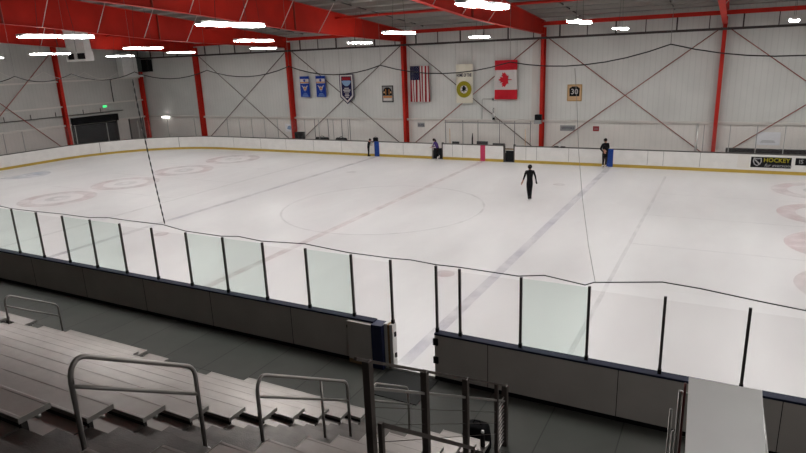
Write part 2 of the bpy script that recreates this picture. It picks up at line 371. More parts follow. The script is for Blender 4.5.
# wall bracing rods
def rodpair(x0, x1, i, lab, m1, m2, y=28.66):
    t = thing('cross_brace', ((x0 + x1) / 2, y, 4), lab, 'brace', 'crossed bracing rods')
    MB().tube([(x0 + .15, y, 7.35), (x1 - .15, y, .15)], .027, 6).build('rod', m1, t)
    MB().tube([(x1 - .15, y + .07, 7.35), (x0 + .15, y + .07, .15)], .027, 6).build('rod', m2, t)
    MB().lathe([(.0, 0), (.001, .0)], 0, 0, 3) if False else None
BL = ['crossed thin rods bracing the wall bay left of the two small blue banners', 'crossed thin rods behind the pointed navy banner', 'crossed thin rods behind the stars and stripes and cream banner',
      'crossed reddish rods on the bay with the framed number thirty', 'crossed reddish rods on the bay at the right end']
for i, (a, b) in enumerate([(-26.9, -17.1), (-17.1, -7.05), (-7.05, 2.77), (2.77, 12.72), (12.72, 22.6)]):
    rodpair(a, b, i, BL[i], 'redrod' if i > 2 else 'rod', 'redrod' if i > 1 else 'rod')
# end wall steel
for y, lab in ((20.7, 'red steel column on the left end wall, left of the black roll-up door'), (28.45, 'red steel column in the corner where end wall meets far wall')):
    t = thing('steel_column', (XL + .3, y, 0), lab, 'column', 'end wall columns')
    c = MB(); x = XL + .05
    c.box(x + .38, x + .40, y - .12, y + .12, 0, 8.9 if y < 25 else 7.0); c.box(x, x + .02, y - .12, y + .12, 0, 8.9 if y < 25 else 7.0); c.box(x + .02, x + .38, y - .012, y + .012, 0, 8.9 if y < 25 else 7.0)
    c.build('shaft', 'red', t); MB().box(x - .0, x + .46, y - .17, y + .17, -.012, .03).build('base_plate', 'red', t)
t = thing('cross_brace', (XL + .3, 16, 4), 'crossed dark red rods on the left end wall, left of its column', 'brace')
MB().tube([(XL + .28, 20.5, 7.9), (XL + .28, 12., .0)], .03, 6).build('rod', 'redrod', t)
MB().tube([(XL + .34, 20.5, .0), (XL + .34, 12., 7.9)], .03, 6).build('rod', 'redrod', t)

# ------------------------------------------------------------------ hanging lights
def light(x, y, lab, lm='lamp'):
    t = thing('ceiling_light', (x, y, 7.3), lab, 'ceiling light', 'hanging rink lights')
    hx, L = .17, 1.06
    for k, (a, b, dx) in enumerate(((-L, -.02, -.05), (.02, L, .05))):
        cx = x + dx
        def loft(sec, zt, zb):
            vs = []; fs = []; n = len(sec)
            for yy, w, d in sec:
                vs += [(cx - w, yy, zt), (cx - w * .8, yy, zt + (zb - zt) * d), (cx + w * .8, yy, zt + (zb - zt) * d), (cx + w, yy, zt)]
            for i in range(n - 1):
                for k_ in range(4): fs.append((4 * i + k_, 4 * i + (k_ + 1) % 4, 4 * i + 4 + (k_ + 1) % 4, 4 * i + 4 + k_))
            fs += [(0, 1, 2, 3), tuple(4 * (n - 1) + q for q in (3, 2, 1, 0))]
            return MB().add(vs, fs)
        ends = [(y + a, .10, .25), (y + a + .06, .155, .8), (y + a + .16, .175, 1.), (y + b - .16, .175, 1.), (y + b - .06, .155, .8), (y + b, .10, .25)]
        loft([(p, w + .012, 1.) for p, w, d in ends], 7.37, 7.300).build('housing', 'white', t)
        loft(ends, 7.299, 7.272).build('diffuser', lm, t)
    for dy in (-.55, .55):
        MB().tube([(x, y + dy, 7.39), (x, y + dy * .3, roofz(y) - .0)], .006, 5).build('hanging_wire', 'cable', t)
rows = (('nearest row', ((-24.8, 1.1), (-18., 1.1), (-11., 1.1), (-3.59, 1.08), (2.27, 1.78), (8.8, 1.95), (15.4, 1.9), (22., 1.9), (28.8, 1.9))),
        ('middle row', ((-25.6, 11.), (-18.9, 10.76), (-11.75, 10.81), (-4.39, 10.23), (1.91, 11.24), (8.64, 11.46), (15.4, 11.2), (22., 11.), (28.8, 11.))),
        ('farthest row', ((-25.6, 20.3), (-18.8, 19.66), (-12.53, 20.42), (-5.38, 20.19), (1.37, 21.21), (8.58, 20.36), (15.46, 22.0), (22., 20.3), (28.8, 20.3))))
for rn, xs in rows:
    for k, (x, y) in enumerate(xs): light(x, y, 'lit twin ceiling light, %s over the ice, %s from the left end' % (rn, ORD[k]))
light(15.4, -7.5, 'lit twin ceiling light above the stands, behind the photographer', 'lampdim')

# ------------------------------------------------------------------ dasher boards
def straight(t, x0, x1, y, d, out, seams, blue=()):
    """d = +1: boards whose rink face looks towards -y (far side); t = the thing; y = rink face"""
    y1 = y + d * .16
    a = MB(); a.box(x0, x1, y, y + d * .02, .17, .98)
    a.build('facing', 'board', t)
    MB().box(x0, x1, y - d * .006, y + d * .02, .0, .17).build('kickplate', 'yellow', t)
    MB().box(x0, x1, y + d * .02, y1, .0, .98).build('frame_panel', out, t)
    MB().box(x0 - .0, x1, y - d * .01, y1 + d * .01, .98, 1.02).build('cap_rail', 'navy' if d < 0 else 'post', t)
    if seams:
        s = MB()
        for x in seams: s.box(x - .008, x + .008, y - d * .003, y + d * .003, .2, .98)
        s.build('seam', 'post', t)
t = thing('dasher_boards', (-12, W, 0), 'long white rink boards along far side, left of the first gate', 'rink boards', 'far boards')
straight(t, -XE + RC, -3.5, W, 1, 'boardout', (-20.5, -17.8, -15.4, -12.9, -10.5, -5.6))
MB().box(-7.80, -7.44, W - .035, W - .008, .0, 1.02).build('blue_marker', 'blue', t)
t = thing('dasher_boards', (-.7, W, 0), 'short white rink boards between the two far gates, with a pink stripe', 'rink boards', 'far boards')
straight(t, -2.72, 1.33, W, 1, 'boardout', (-2.05, -1.35))
MB().box(-.16, .16, W - .012, W, .0, .99).build('pink_stripe', 'pink', t)
MB().box(-2.80, -2.72, W, W + .16, 0, 1.08).build('gate_jamb', 'post', t); MB().box(1.33, 1.41, W, W + .16, 0, 1.08).build('gate_jamb', 'post', t)
t = thing('dasher_boards', (12, W, 0), 'long white rink boards along far side, right of the second gate', 'rink boards', 'far boards')
straight(t, 2.05, XE - RC, W, 1, 'boardout', (2.75, 3.4, 5.3, 9.6, 10.4, 12.2, 18.))
MB().box(7.45, 7.79, W - .035, W - .008, .0, 1.02).build('blue_marker', 'blue', t)
MB().box(1.97, 2.05, W, W + .16, 0, 1.1).build('gate_jamb', 'post', t)
MB().box(13.95, 14.5, W - .004, W, .26, .93).build('grey_patch', 'girt', t)
# curved and end boards
def arcboards():
    t = thing('dasher_boards', (-XE, YC, 0), 'white rink boards curving round the left end of the ice', 'rink boards', 'far boards')
    path = []
    for k in range(19):
        a = PI / 2 + PI / 2 * k / 18; path.append((-XE + RC + RC * math.cos(a), W - RC + RC * math.sin(a), math.cos(a), math.sin(a)))
    for k in range(19):
        a = PI + PI / 2 * k / 18; path.append((-XE + RC + RC * math.cos(a), RC + RC * math.sin(a), math.cos(a), math.sin(a)))
    def sweep(name, o0, o1, z0, z1, m):
        vs = []; fs = []
        for x, y, nx, ny in path:
            vs += [(x + nx * o0, y + ny * o0, z0), (x + nx * o1, y + ny * o1, z0), (x + nx * o1, y + ny * o1, z1), (x + nx * o0, y + ny * o0, z1)]
        for i in range(len(path) - 1):
            for k in range(4): fs.append((4 * i + k, 4 * i + (k + 1) % 4, 4 * i + 4 + (k + 1) % 4, 4 * i + 4 + k))
        MB().add(vs, fs, smooth=False).build(name, m, t)
    sweep('facing', 0, .02, .17, .98, 'board'); sweep('kickplate', -.006, .02, 0, .17, 'yellow'); sweep('frame_panel', .02, .16, 0, .98, 'boardout'); sweep('cap_rail', -.01, .17, .98, 1.02, 'post')
    s = MB()
    for k in (5, 13):
        x, y, nx, ny = path[k]; s.bar((x - nx * .006, y - ny * .006, .2), (x - nx * .006, y - ny * .006, .98), .02)
    s.build('seam', 'post', t)
    return path
PATH = arcboards()
# near boards
t = thing('dasher_boards', (-7, 0, 0), 'near rink boards left of the open gate, back side in shade', 'rink boards', 'near boards')
straight(t, -XE + RC, 7.1, 0, -1, 'boardout', ())
s = MB(); [s.box(x - .006, x + .006, -.163, -.158, .0, .98) for x in (-7.4, -4.9, -2.5, 0, 2.4, 4.9)]; s.build('seam', 'dark', t)
MB().box(-XE + RC, 7.1, -.175, -.16, -.01, .07).build('toe_strip', 'black', t)
t = thing('dasher_boards', (16, 0, 0), 'near rink boards right of the open gate, back side in shade', 'rink boards', 'near boards')
straight(t, 8.52, XE - RC, 0, -1, 'boardout', ())
s = MB(); [s.box(x - .006, x + .006, -.163, -.158, .0, .98) for x in (9.65, 12.05, 14.5, 16.9)]; s.build('seam', 'dark', t)
MB().box(8.52, XE - RC, -.175, -.16, -.01, .07).build('toe_strip', 'black', t)
for z in (.84, .44):
    MB().box(8.50, 8.60, -.20, -.16, z - .07, z + .07).build('latch', 'black', t)
# open gate: jamb, folded leaf
t = thing('open_gate', (7.4, 0, 0), 'open gate jamb with navy panel and white and wooden edges', 'gate')
MB().box(7.105, 7.36, -.28, -.0, 0, 1.0).build('navy_panel', 'bluepost', t)
MB().box(7.36, 7.43, -.17, 0, 0, 1.02).build('white_edge', 'board', t); MB().box(7.43, 7.49, -.16, 0, 0, 1.0).build('wooden_edge', 'wood', t)
MB().box(7.49, 7.56, -.17, 0, 0, 1.02).build('white_edge', 'board', t)
MB().box(7.36, 8.515, -.16, 0, -.01, .045).build('threshold', 'board', t)
for z in (.3, .78): MB().box(7.56, 7.585, -.1, -.05, z - .05, z + .05).build('hinge', 'black', t)
t = thing('gate_leaf', (6.8, -.25, 0), 'pale swung-back gate leaf with bare wooden bottom, against the near boards', 'gate')
MB().box(6.5, 7.08, -.26, -.19, .10, .97).build('leaf_panel', 'boardout', t)
MB().box(6.5, 7.08, -.26, -.19, .0, .10).build('wooden_bottom', 'wood', t)
MB().box(6.46, 6.50, -.24, -.20, .80, .86).build('latch', 'black', t)
tag(MB().box(7.45, 8.6, -1.2, -.18, -.012, .004).build('floor_mat', 'matrub'), 'black rubber mat on floor outside the open gate', 'mat')

# ------------------------------------------------------------------ glazing along near side
S = 1.2168; X0 = -5.5536
GREEN = {-1, 0, 2, 3, 6, 7, 13, -3, 9}
posts = {}
for i in range(-6, 22):
    x = X0 + S * i
    if i == 10: x = 6.58
    if i == 11: x = 7.53
    posts[i] = x
posts[11.5] = 8.55
order = [i for i in range(-6, 12)] + [11.5] + [i for i in range(12, 22)]
def glazing(ax, ay, bx, by, w, gm, pm, top, label, grp, foot=True, pane=True):
    """one lift-out glass panel: the stanchion at its a end and, unless it is the last one, the pane on to b"""
    t = thing('glass_panel', (ax, ay, 1.02), label, 'rink glass', grp)
    MB().bar((ax, ay, 1.02), (ax, ay, 2.42), w).build('stanchion', pm, t)
    if foot: MB().box(ax - .03, ax + .03, ay - .03, ay + .03, 1.02, 1.10).build('stanchion_foot', 'black', t)
    if pane:
        d = Vector((bx - ax, by - ay, 0)).normalized(); nr = Vector((-d.y, d.x, 0)) * .004
        A = Vector((ax, ay, 0)) + d * w * .55; B = Vector((bx, by, 0)) - d * w * .55
        MB().add([q + Vector((0, 0, z)) for z in (1.03, top) for q in (A + nr, A - nr, B - nr, B + nr)], [(0, 1, 2, 3), (4, 7, 6, 5), (0, 4, 5, 1), (1, 5, 6, 2), (2, 6, 7, 3), (3, 7, 4, 0)]).build('pane', gm, t)
    return t
n = 0; m_ = 0
for a, b in zip(order, order[1:] + [None]):
    g = a in GREEN; pane = a != 11 and b is not None
    if b is not None and posts[b] > -7.2:
        n += 1; w = '%s from the left edge' % ORD[n - 1] if n <= 17 else '%s past the right edge' % ORD[n - 18]
    else: w = '%s past the left edge' % ORD[-int(a) - 2] if a < 0 else 'last of all'
    kind = ('greenish glass panel' if g else 'clear glass panel') if pane else 'bare glass stanchion at the open gate'
    if b is None: kind = 'bare stanchion'
    t = glazing(posts[a], -.075, posts[b] if b is not None else 0, -.075, .045, 'glass_green' if g else 'glass_clear', 'post', 2.40 if g else 2.36, kind + ' on the near boards, ' + w, 'near glass panels', True, pane)

# rope along the tops
pts = [(-12, 2.42), (-6.24, 2.47), (-5.58, 2.43), (-4.4, 2.44), (-3.11, 2.47), (-1.92, 2.47), (-1.12, 2.54), (-.33, 2.53), (.98, 2.54), (1.73, 2.45), (2.93, 2.44), (3.47, 2.49), (4.15, 2.45), (5.38, 2.52), (6.52, 2.45), (7.53, 2.45), (8.0, 2.47), (8.55, 2.44), (9.05, 2.45), (10.2, 2.43), (10.68, 2.51), (11.4, 2.43), (11.55, 2.50), (11.96, 2.56), (12.63, 2.66), (13.19, 2.63), (13.76, 2.57), (14.16, 2.53), (14.63, 2.49), (15.6, 2.44), (18, 2.43)]
tag(MB().tube([(x, -.06, z) for x, z in pts], .011, 6).build('bottom_rope', 'cable'), 'thin black rope lying along the top of the near glass', 'rope')
# near netting with its top cable and two vertical seams
nodes = [(-9.1, 6.28), (-6.8, 6.28), (-4.1, 6.28), (-1.65, 6.29), (.72, 6.28), (3.07, 6.26), (5.33, 6.28), (7.48, 6.24), (10.0, 6.22), (12.48, 6.40), (15.2, 6.3), (18, 6.3)]
cp = []
for (xa, za), (xb, zb) in zip(nodes, nodes[1:]):
    for k in range(8):
        u = k / 8; cp.append((xa + (xb - xa) * u, -.02, za + (zb - za) * u - .17 * 4 * u * (1 - u)))
cp.append((18, -.02, 6.3))
t = thing('safety_net', (4, 0, 2.5), 'fine safety netting above the near glass, hung from a sagging black cable', 'net')
MB().tube(cp, .010, 6).build('top_cable', 'cable', t)
for (xa, za) in nodes[:-1]:
    MB().tube([(xa, -.02, za), (xa, -.02, roofz(0))], .003, 4).build('drop_wire', 'wire', t)
vs = []
for x, y, z in cp: vs += [(x, y, z), (x, y, 2.5)]
MB().add(vs, [(2 * i, 2 * i + 2, 2 * i + 3, 2 * i + 1) for i in range(len(cp) - 1)]).build('mesh', 'net', t)
kp = [(.62 + .38 * (j / 60) ** 1.3, -.02, 6.11 - 3.56 * j / 60) for j in range(61)]
MB().tube(kp, [.019 if j % 3 else .008 for j in range(61)], 6).build('seam_rope', 'cable', t)
MB().tube([(11.08, -.02, 6.09), (11.13, -.02, 5.59), (11.19, -.02, 4.77), (11.29, -.02, 3.93), (11.42, -.02, 3.14), (11.56, -.02, 2.5)], .004, 5).build('seam_cord', 'wire', t)

# far side glazing (thin grey posts)
far_x = [-21.02 + 1.235 * k for k in range(10)]
for k, x in enumerate(far_x):
    last = k == 9
    glazing(x, W + .09, x + 1.235, W + .09, .03, 'glass_clear', 'thinpost', 2.40, 'clear glass panel on far boards by the blue banners, %s from the left' % ORD[k], 'far glass panels', False, not last)
for k in range(6):
    x = 12.26 + 1.213 * k
    glazing(x, W + .085, x + 1.213, W + .085, .04, 'glass_clear', 'thinpost', 2.40, 'clear glass panel above the black advertising board, %s from the left' % ORD[k], 'far glass panels', False, k < 5)
arc = [PATH[k] for k in (3, 6, 9, 12, 15)]
ep = [(x + nx * .09, y + ny * .09) for x, y, nx, ny in arc] + [(-XE - .09, y) for y in (15.2, 13.9, 12.6)]
for k, (p0, p1) in enumerate(zip(ep, ep[1:] + [ep[-1]])):
    glazing(p0[0], p0[1], p1[0], p1[1], .04, 'glass_clear', 'thinpost', 2.40, 'clear glass panel on the curved end boards, %s from the far wall' % ORD[k], 'end glass panels', False, p1 != p0)
# white rope at the left end
cp = []
nd = [(10.9, 6.4), (14.71, 6.5), (17.78, 6.42), (21.0, 6.3), (23.96, 6.18), (27., 6.2)]
for (ya, za), (yb, zb) in zip(nd, nd[1:]):
    for k in range(8):
        u = k / 8; cp.append((-30.9, ya + (yb - ya) * u, za + (zb - za) * u - .5 * 4 * u * (1 - u)))
t = thing('net_cable', (-30.9, 18, 6), 'pale sagging net cable hung across the left end of the rink', 'cable')
MB().tube(cp, .014, 5).build('cable', 'girt', t)
for ya, za in nd: MB().tube([(-30.9, ya, za), (-30.9, ya, roofz(ya))], .004, 4).build('drop_wire', 'wire', t)

# ------------------------------------------------------------------ boxes behind the far boards
def boxposts(xs, y, lab, g, h=2.3, m='midpost', w=.035):
    for k, x in enumerate(xs):
        tag(MB().box(x - w / 2, x + w / 2, y - w / 2, y + w / 2, 0, h).build('box_post', m), lab % ORD[k], 'post', g)
boxposts([-3.34, -2.1, -1.04, .43, 1.43, 2.45], 27.2, 'thin grey post of the bench glazing behind the pink-striped boards, %s from the left', 'bench glazing posts')
boxposts([-13.9, -12.7, -11.5, -10.8], 27.0, 'thin grey post behind far boards beneath the pointed banner, %s from the left', 'left bench posts')
tag(MB().box(-3.4, 2.5, 27.18, 27.22, 2.12, 2.2).build('glazing_rail', 'thinpost'), 'thin grey top rail joining the bench glazing posts', 'rail')
def bench(x0, x1, y, lab, g='team benches'):
    t = thing('team_bench', ((x0 + x1) / 2, y, 0), lab, 'bench', g)
    MB().box(x0, x1, y - .15, y + .15, .42, .46).build('seat', 'wood', t)
    for x in (x0 + .2, x1 - .2): MB().box(x - .03, x + .03, y - .12, y + .12, 0, .42).build('leg', 'frame', t)
bench(-3.4, -1.2, 27.7, 'wooden bench behind the far boards left of the pink stripe'); bench(-.4, 2.4, 27.7, 'wooden bench behind the far boards right of the pink stripe')
def chair(x, y, s, lab, h=1.25):
    t = thing('stacking_chair', (x, y, 0), lab, 'chair', 'dark chairs behind the far boards')
    MB().box(x - .25 * s, x + .25 * s, y - .25, y + .22, .48, .53).build('seat', 'black', t, bevel=.01)
    MB().prism([(y + .2, .5), (y + .25, .5), (y + .33, h), (y + .27, h)], 0, x - .25 * s, x + .25 * s).build('backrest', 'chairback', t, bevel=.01)
    for a in (-.22, .22):
        for b in (-.22, .2): MB().tube([(x + a * s, y + b, .48), (x + a * s * 1.1, y + b * 1.1, 0)], .014, 6).build('leg', 'frame', t)
chair(-2.45, 26.5, 1.0, 'dark chair showing above the boards, leftmost behind pink-striped section', .96)
chair(-.55, 26.4, 1.5, 'broad dark chair just left of the pink stripe', 1.04)
chair(.55, 26.4, 1.6, 'dark chair just right of the pink stripe', .94)
tag(MB().tube([(-1.02, 26.1, .0), (-1.0, 26.1, 1.3), (-.98, 26.1, 1.62)], [.05, .05, .02], 8).build('standing_pole', 'black'), 'short dark pole standing behind the boards left of the pink stripe', 'pole')
for x, w in ((1.95, 'second'), (-3.0, 'first')):
    tag(MB().box(x - .53 if x > 0 else x - .48, x + .01 if x > 0 else x + .18, 25.52, 25.56, 0, .68).build('black_board', 'dark'), 'black low panel seen through the %s far gate opening' % w, 'panel', 'gate opening panels')
tag(MB().box(-2.0 + .36, -1.98 + .42, 26, 26.04, 1.0, 1.7).build('yellow_stick', 'tan'), 'pale stick leaning by the glazing', 'stick') if False else None
tag(MB().tube([(-2.5, 26.0, 0), (-2.52, 26.0, 1.9)], .02, 6).build('hockey_stick', 'tan'), 'pale stick standing behind boards near the first far gate', 'stick')
tag(MB().tube([(2.5, 26.0, 0), (2.48, 26.0, 1.95)], .02, 6).build('hockey_stick', 'tan'), 'pale stick standing behind boards right of the second far gate', 'stick')
t = thing('loudspeaker', (-15.35, 27, 0), 'dark boxy loudspeaker by the column, behind the far boards', 'loudspeaker')
MB().box(-15.7, -15.02, 26.8, 27.2, .5, 1.3).build('cabinet', 'cloth2', t, bevel=.02); MB().box(-15.6, -15.1, 26.79, 26.8, .7, 1.2).build('grille', 'black', t); MB().box(-15.6, -15.1, 26.85, 27.15, 0, .5).build('stand', 'frame', t)
for x0, x1, lab in ((-13.7, -12.65, 'dark bag lying behind far boards, left of the pair under the pointed banner'), (-11.9, -11.05, 'dark bag lying behind far boards, right of the pair under the pointed banner')):
    t = thing('equipment_bag', ((x0 + x1) / 2, 26.8, .0), lab, 'bag', 'bags behind the boards')
    mb = MB(); prof = [(-.18, .5), (-.22, .76), (-.14, .94), (0, 1.0), (.14, .94), (.22, .76), (.18, .5)]
    mb.prism([(26.8 + a, b) for a, b in prof], 0, x0, x1); mb.build('body', 'black', t, bevel=.05)
    MB().tube([(x0 + .2, 26.8, .97), ((x0 + x1) / 2, 26.8, 1.08), (x1 - .2, 26.8, .97)], .02, 6).build('handle', 'cloth2', t)
    MB().box(x0 - .1, x1 + .1, 26.57, 27.03, .0, .5).build('stand', 'frame', t)
t = thing('spectator_bleacher', (16, 27.6, 0), 'dark grey low bench row behind the glass above the black poster', 'bench')
MB().box(13.35, 18.6, 27.3, 27.7, .84, .94).build('seat', 'cloth2', t); MB().box(13.35, 18.6, 27.3, 27.34, .5, .84).build('front_panel', 'cloth2', t)
for x in (13.5, 15.2, 16.9, 18.4): MB().box(x - .03, x + .03, 27.4, 27.6, 0, .84).build('leg', 'frame', t)
tag(MB().tube([(11.9, 26.0, -.01), (11.92, 26.0, 2.42)], .06, 8).build('glazing_end_post', 'silver'), 'thick pale end post of the far glass, left of nearest column', 'post')

# ------------------------------------------------------------------ flags, banners and signs on the far wall
YF = WALL - .35
def cloth_grid(x0, x1, z0, z1, y, nx, nz, wav, mfun, skew=0.):
    vs = []; fs = []; mats = []; mb = MB()
    for j in range(nz + 1):
        for i in range(nx + 1):
            u, v = i / nx, j / nz
            vs.append((x0 + (x1 - x0) * u + skew * (1 - v), y + wav(u, v), z0 + (z1 - z0) * v))
    k = len(vs)
    vs += [(a, b + .008, c) for a, b, c in vs]
    for j in range(nz):
        for i in range(nx):
            a = j * (nx + 1) + i; q = (a, a + 1, a + nx + 2, a + nx + 1)
            m = mfun((i + .5) / nx, (j + .5) / nz)
            mb._m(m); fs.append((q, m)); fs.append((tuple(x + k for x in reversed(q)), m))
    o = len(mb.v); mb.v += vs
    for q, m in fs: mb.f.append(q); mb.mi.append(mb._m(m)); mb.sm.append(True)
    return mb
def wire_hang(t, xs, z, y, up=1.3):
    for x in xs: MB().tube([(x, y, z), (x, y + .0, z + up)], .006, 4).build('hanging_wire', 'wire', t)
# stars and stripes
wv = lambda u, v: .07 * math.sin(u * 15 + v * 1.5) * (1.1 - v * .4)
t = thing('national_flag', (-5.85, YF, 3.4), 'stars and stripes flag hung vertically on the far wall', 'flag', 'flags on the far wall')
def usm(u, v):
    if u < .5 and v > .62: return 'fnavy'
    return 'fred2' if int(u * 13) % 2 == 0 else 'fwhite'
cloth_grid(-6.6, -5.1, 3.4, 5.83, YF, 26, 26, wv, usm).build('cloth', None, t)
st = MB()
for r in range(9):
    for c in range(5 if r % 2 == 0 else 4):
        u = .045 + (c + (.5 if r % 2 else 0)) * .1; v = .65 + r * .04
        x = -6.6 + 1.5 * u; z = 3.4 + 2.43 * v; y = YF + wv(u, v) - .006; p5 = []
        for k in range(10):
            rr = .024 if k % 2 == 0 else .010; a = PI / 2 + k * PI / 5; p5.append((x + rr * math.cos(a), y, z + rr * math.sin(a)))
        st.add(p5, [tuple(range(10))])
st.build('stars', 'fwhite', t)
wire_hang(t, (-6.58, -5.12), 5.83, YF)
# cream banner with round emblem
t = thing('club_banner', (-2.5, YF, 3.3), 'cream hanging banner with dark print and round yellow emblem', 'banner', 'flags on the far wall')
wb = lambda u, v: .04 * math.sin(u * 6 + 1)
cloth_grid(-3.12, -1.93, 3.31, 5.86, YF, 12, 8, wb, lambda u, v: 'cream', ).build('cloth', None, t)
yb = YF - .05
text_mesh('HOME OF THE', .30, (-2.52, yb - .004, 5.14), 'bnavy', t, 'lettering', sx=.55, bold=.005)
def disc(name, cx, cz, r0, r1, y, m, parent, n=32):
    vs = []
    if r0 <= 0: mb = MB().add([(cx + r1 * math.cos(2 * PI * k / n), y, cz + r1 * math.sin(2 * PI * k / n)) for k in range(n)], [tuple(range(n))])
    else:
        for k in range(n): a = 2 * PI * k / n; vs += [(cx + r0 * math.cos(a), y, cz + r0 * math.sin(a)), (cx + r1 * math.cos(a), y, cz + r1 * math.sin(a))]
        mb = MB().add(vs, [(2 * k, 2 * k + 1, (2 * k + 3) % (2 * n), (2 * k + 2) % (2 * n)) for k in range(n)])
    return mb.build(name, m, parent)
disc('yellow_ring', -2.52, 4.22, .26, .53, yb - .006, 'gold', t); disc('ring_edge', -2.52, 4.22, .49, .545, yb - .004, 'gold', t)
disc('emblem_field', -2.52, 4.22, 0, .26, yb - .008, 'fwhite', t)
g = MB(); Y0 = yb - .012
g.add([(-2.52 + x, Y0, 4.22 + z) for x, z in ((-.06, .24), (.03, .25), (.08, .15), (.2, .1), (.1, .02), (.22, -.12), (.05, -.06), (.0, -.24), (-.06, -.08), (-.22, -.14), (-.1, .03), (-.2, .12), (-.09, .13))], [tuple(range(13))])
g.build('emblem_figure', 'black', t)
wire_hang(t, (-3.1, -1.95), 5.86, YF)
# maple leaf flag
t = thing('national_flag', (.37, YF, 3.5), 'red and white maple leaf flag hung vertically on the far wall', 'flag', 'flags on the far wall')
wc = lambda u, v: .05 * math.sin(u * 7 + v * 2) + .03 * math.sin(v * 9)
cloth_grid(-.40, 1.12, 3.55, 6.02, YF, 18, 32, wc, lambda u, v: 'fred' if v > .75 or v < .25 else 'fwhite').build('cloth', None, t)
leaf = [(0, 1), (.18, .66), (.38, .76), (.30, .30), (.55, .55), (.62, .40), (.92, .45), (.80, .18), (.95, .08), (.48, -.28), (.55, -.48), (.06, -.40), (.06, -.92), (-.06, -.92), (-.06, -.40), (-.55, -.48), (-.48, -.28), (-.95, .08), (-.80, .18), (-.92, .45), (-.62, .40), (-.55, .55), (-.30, .30), (-.38, .76), (-.18, .66)]
MB().add([(.36 - b * .47, YF - .10, 4.80 + a * .50) for a, b in leaf], [tuple(range(len(leaf)))]).build('maple_leaf', 'fred', t)
wire_hang(t, (-.38, 1.10), 6.02, YF)
# two blue banners
for cx, lab in ((-15.74, 'small blue banner with white top band, beside the red column, left of a pair'), (-14.24, 'small blue banner with white top band, right of a pair')):
    t = thing('club_banner', (cx, WALL - .05, 3.8), lab, 'banner', 'pair of small blue banners')
    y = 28.62
    wire_hang(t, (cx - .4, cx + .4), 5.34, 28.61, 2.6)
    MB().box(cx - .44, cx + .44, y - .012, y, 3.78, 5.34).build('cloth', 'bblue', t)
    y -= .014
    MB().box(cx - .40, cx + .40, y - .004, y, 4.80, 5.14).build('white_band', 'fwhite', t)
    MB().box(cx - .40, cx + .40, y - .008, y - .005, 4.84, 4.92).build('orange_stripe', 'orange', t)
    disc('band_emblem', cx, 5.02, 0, .10, y - .008, 'bblue', t, 16)
    MB().add([(cx + a, y - .004, 4.4 + b) for a, b in ((-.30, .26), (-.14, .02), (-.1, -.12), (.1, -.12), (.14, .02), (.30, .26), (.18, .22), (.06, .1), (0, .22), (-.06, .1), (-.18, .22))], [tuple(range(11))]).build('winged_emblem', 'fwhite', t)
    disc('emblem_centre', cx, 4.42, 0, .1, y - .009, 'orange', t, 12)
    g = MB()
    for w, z in ((.06, 4.18), (.16, 4.03), (.24, 3.94), (.30, 3.86)): g.box(cx - w, cx + w, y - .006, y, z - .018, z + .018)
    g.build('text_lines', 'lightblue', t)
# pointed navy banner
t = thing('club_banner', (-11.9, WALL - .05, 3.3), 'navy banner with white border and pointed bottom', 'banner')
def pent(cx, w, top, sh, tip, y, m, nm, d=.01):
    MB().prism([(cx - w, top), (cx + w, top), (cx + w, sh), (cx, tip), (cx - w, sh)], 1, y - d, y).build(nm, m, t)
cx = -11.92; y = 28.62; wire_hang(t, (cx - .55, cx + .55), 5.42, 28.61, 2.6)
pent(cx, .62, 5.42, 3.78, 3.24, y, 'bnavy', 'cloth'); pent(cx, .55, 5.36, 3.82, 3.34, y - .011, 'fwhite', 'white_border', .004); pent(cx, .44, 5.26, 3.90, 3.50, y - .016, 'bnavy', 'navy_field', .004)
MB().box(cx - .38, cx + .38, y - .026, y - .021, 4.98, 5.2).build('red_heading', 'fred2', t)
MB().add([(cx + a, y - .027, 4.72 + b) for a, b in ((-.42, .18), (-.3, .24), (.3, .24), (.42, .18), (.3, -.02), (.12, -.16), (-.12, -.16), (-.3, -.02))], [tuple(range(8))]).build('pale_emblem', 'lightblue', t)
g = MB()
for w, z, h in ((.2, 4.40, .03), (.32, 4.27, .04), (.26, 4.14, .03), (.16, 3.98, .03), (.2, 3.86, .03), (.12, 3.74, .04)): g.box(cx - w, cx + w, y - .026, y - .021, z - h, z + h)
g.build('text_lines', 'fwhite', t)
# plaques
t = thing('number_plaque', (-8.60, WALL - .05, 3.4), 'small framed plaque with orange number eleven on black', 'plaque', 'retired number plaques')
y = WALL - .01; cx = -8.60
MB().box(cx - .46, cx + .46, y - .04, y, 3.36, 4.54).build('frame', 'cloth2', t); MB().box(cx - .40, cx + .40, y - .05, y - .041, 3.43, 4.47).build('field', 'grey', t)
MB().add([(cx + a, y - .055, 4.05 + b) for a, b in ((-.38, -.22), (-.38, .08), (-.28, .26), (-.12, .36), (.12, .36), (.28, .26), (.38, .08), (.38, -.22))], [tuple(range(8))]).build('black_shirt', 'black', t)
MB().box(cx - .36, cx + .36, y - .056, y - .051, 3.68, 3.80).build('orange_band', 'orange', t)
MB().box(cx - .33, cx + .33, y - .056, y - .051, 3.48, 3.64).build('name_plate', 'fwhite', t)
text_mesh('11', .55, (cx, y - .06, 4.07), 'orange', t, 'number')
for s in (-1, 1): MB().box(cx + s * .27 - .05, cx + s * .27 + .05, y - .06, y - .057, 4.0, 4.12).build('sleeve_number', 'tan', t)
t = thing('number_plaque', (4.79, WALL - .05, 3.4), 'gold framed plaque with white number thirty on a black shirt', 'plaque', 'retired number plaques')
cx = 4.72
MB().box(cx - .45, cx + .45, y - .04, y, 3.40, 4.42).build('frame', 'goldframe', t); MB().box(cx - .39, cx + .39, y - .05, y - .041, 3.46, 4.36).build('field', 'tan', t)
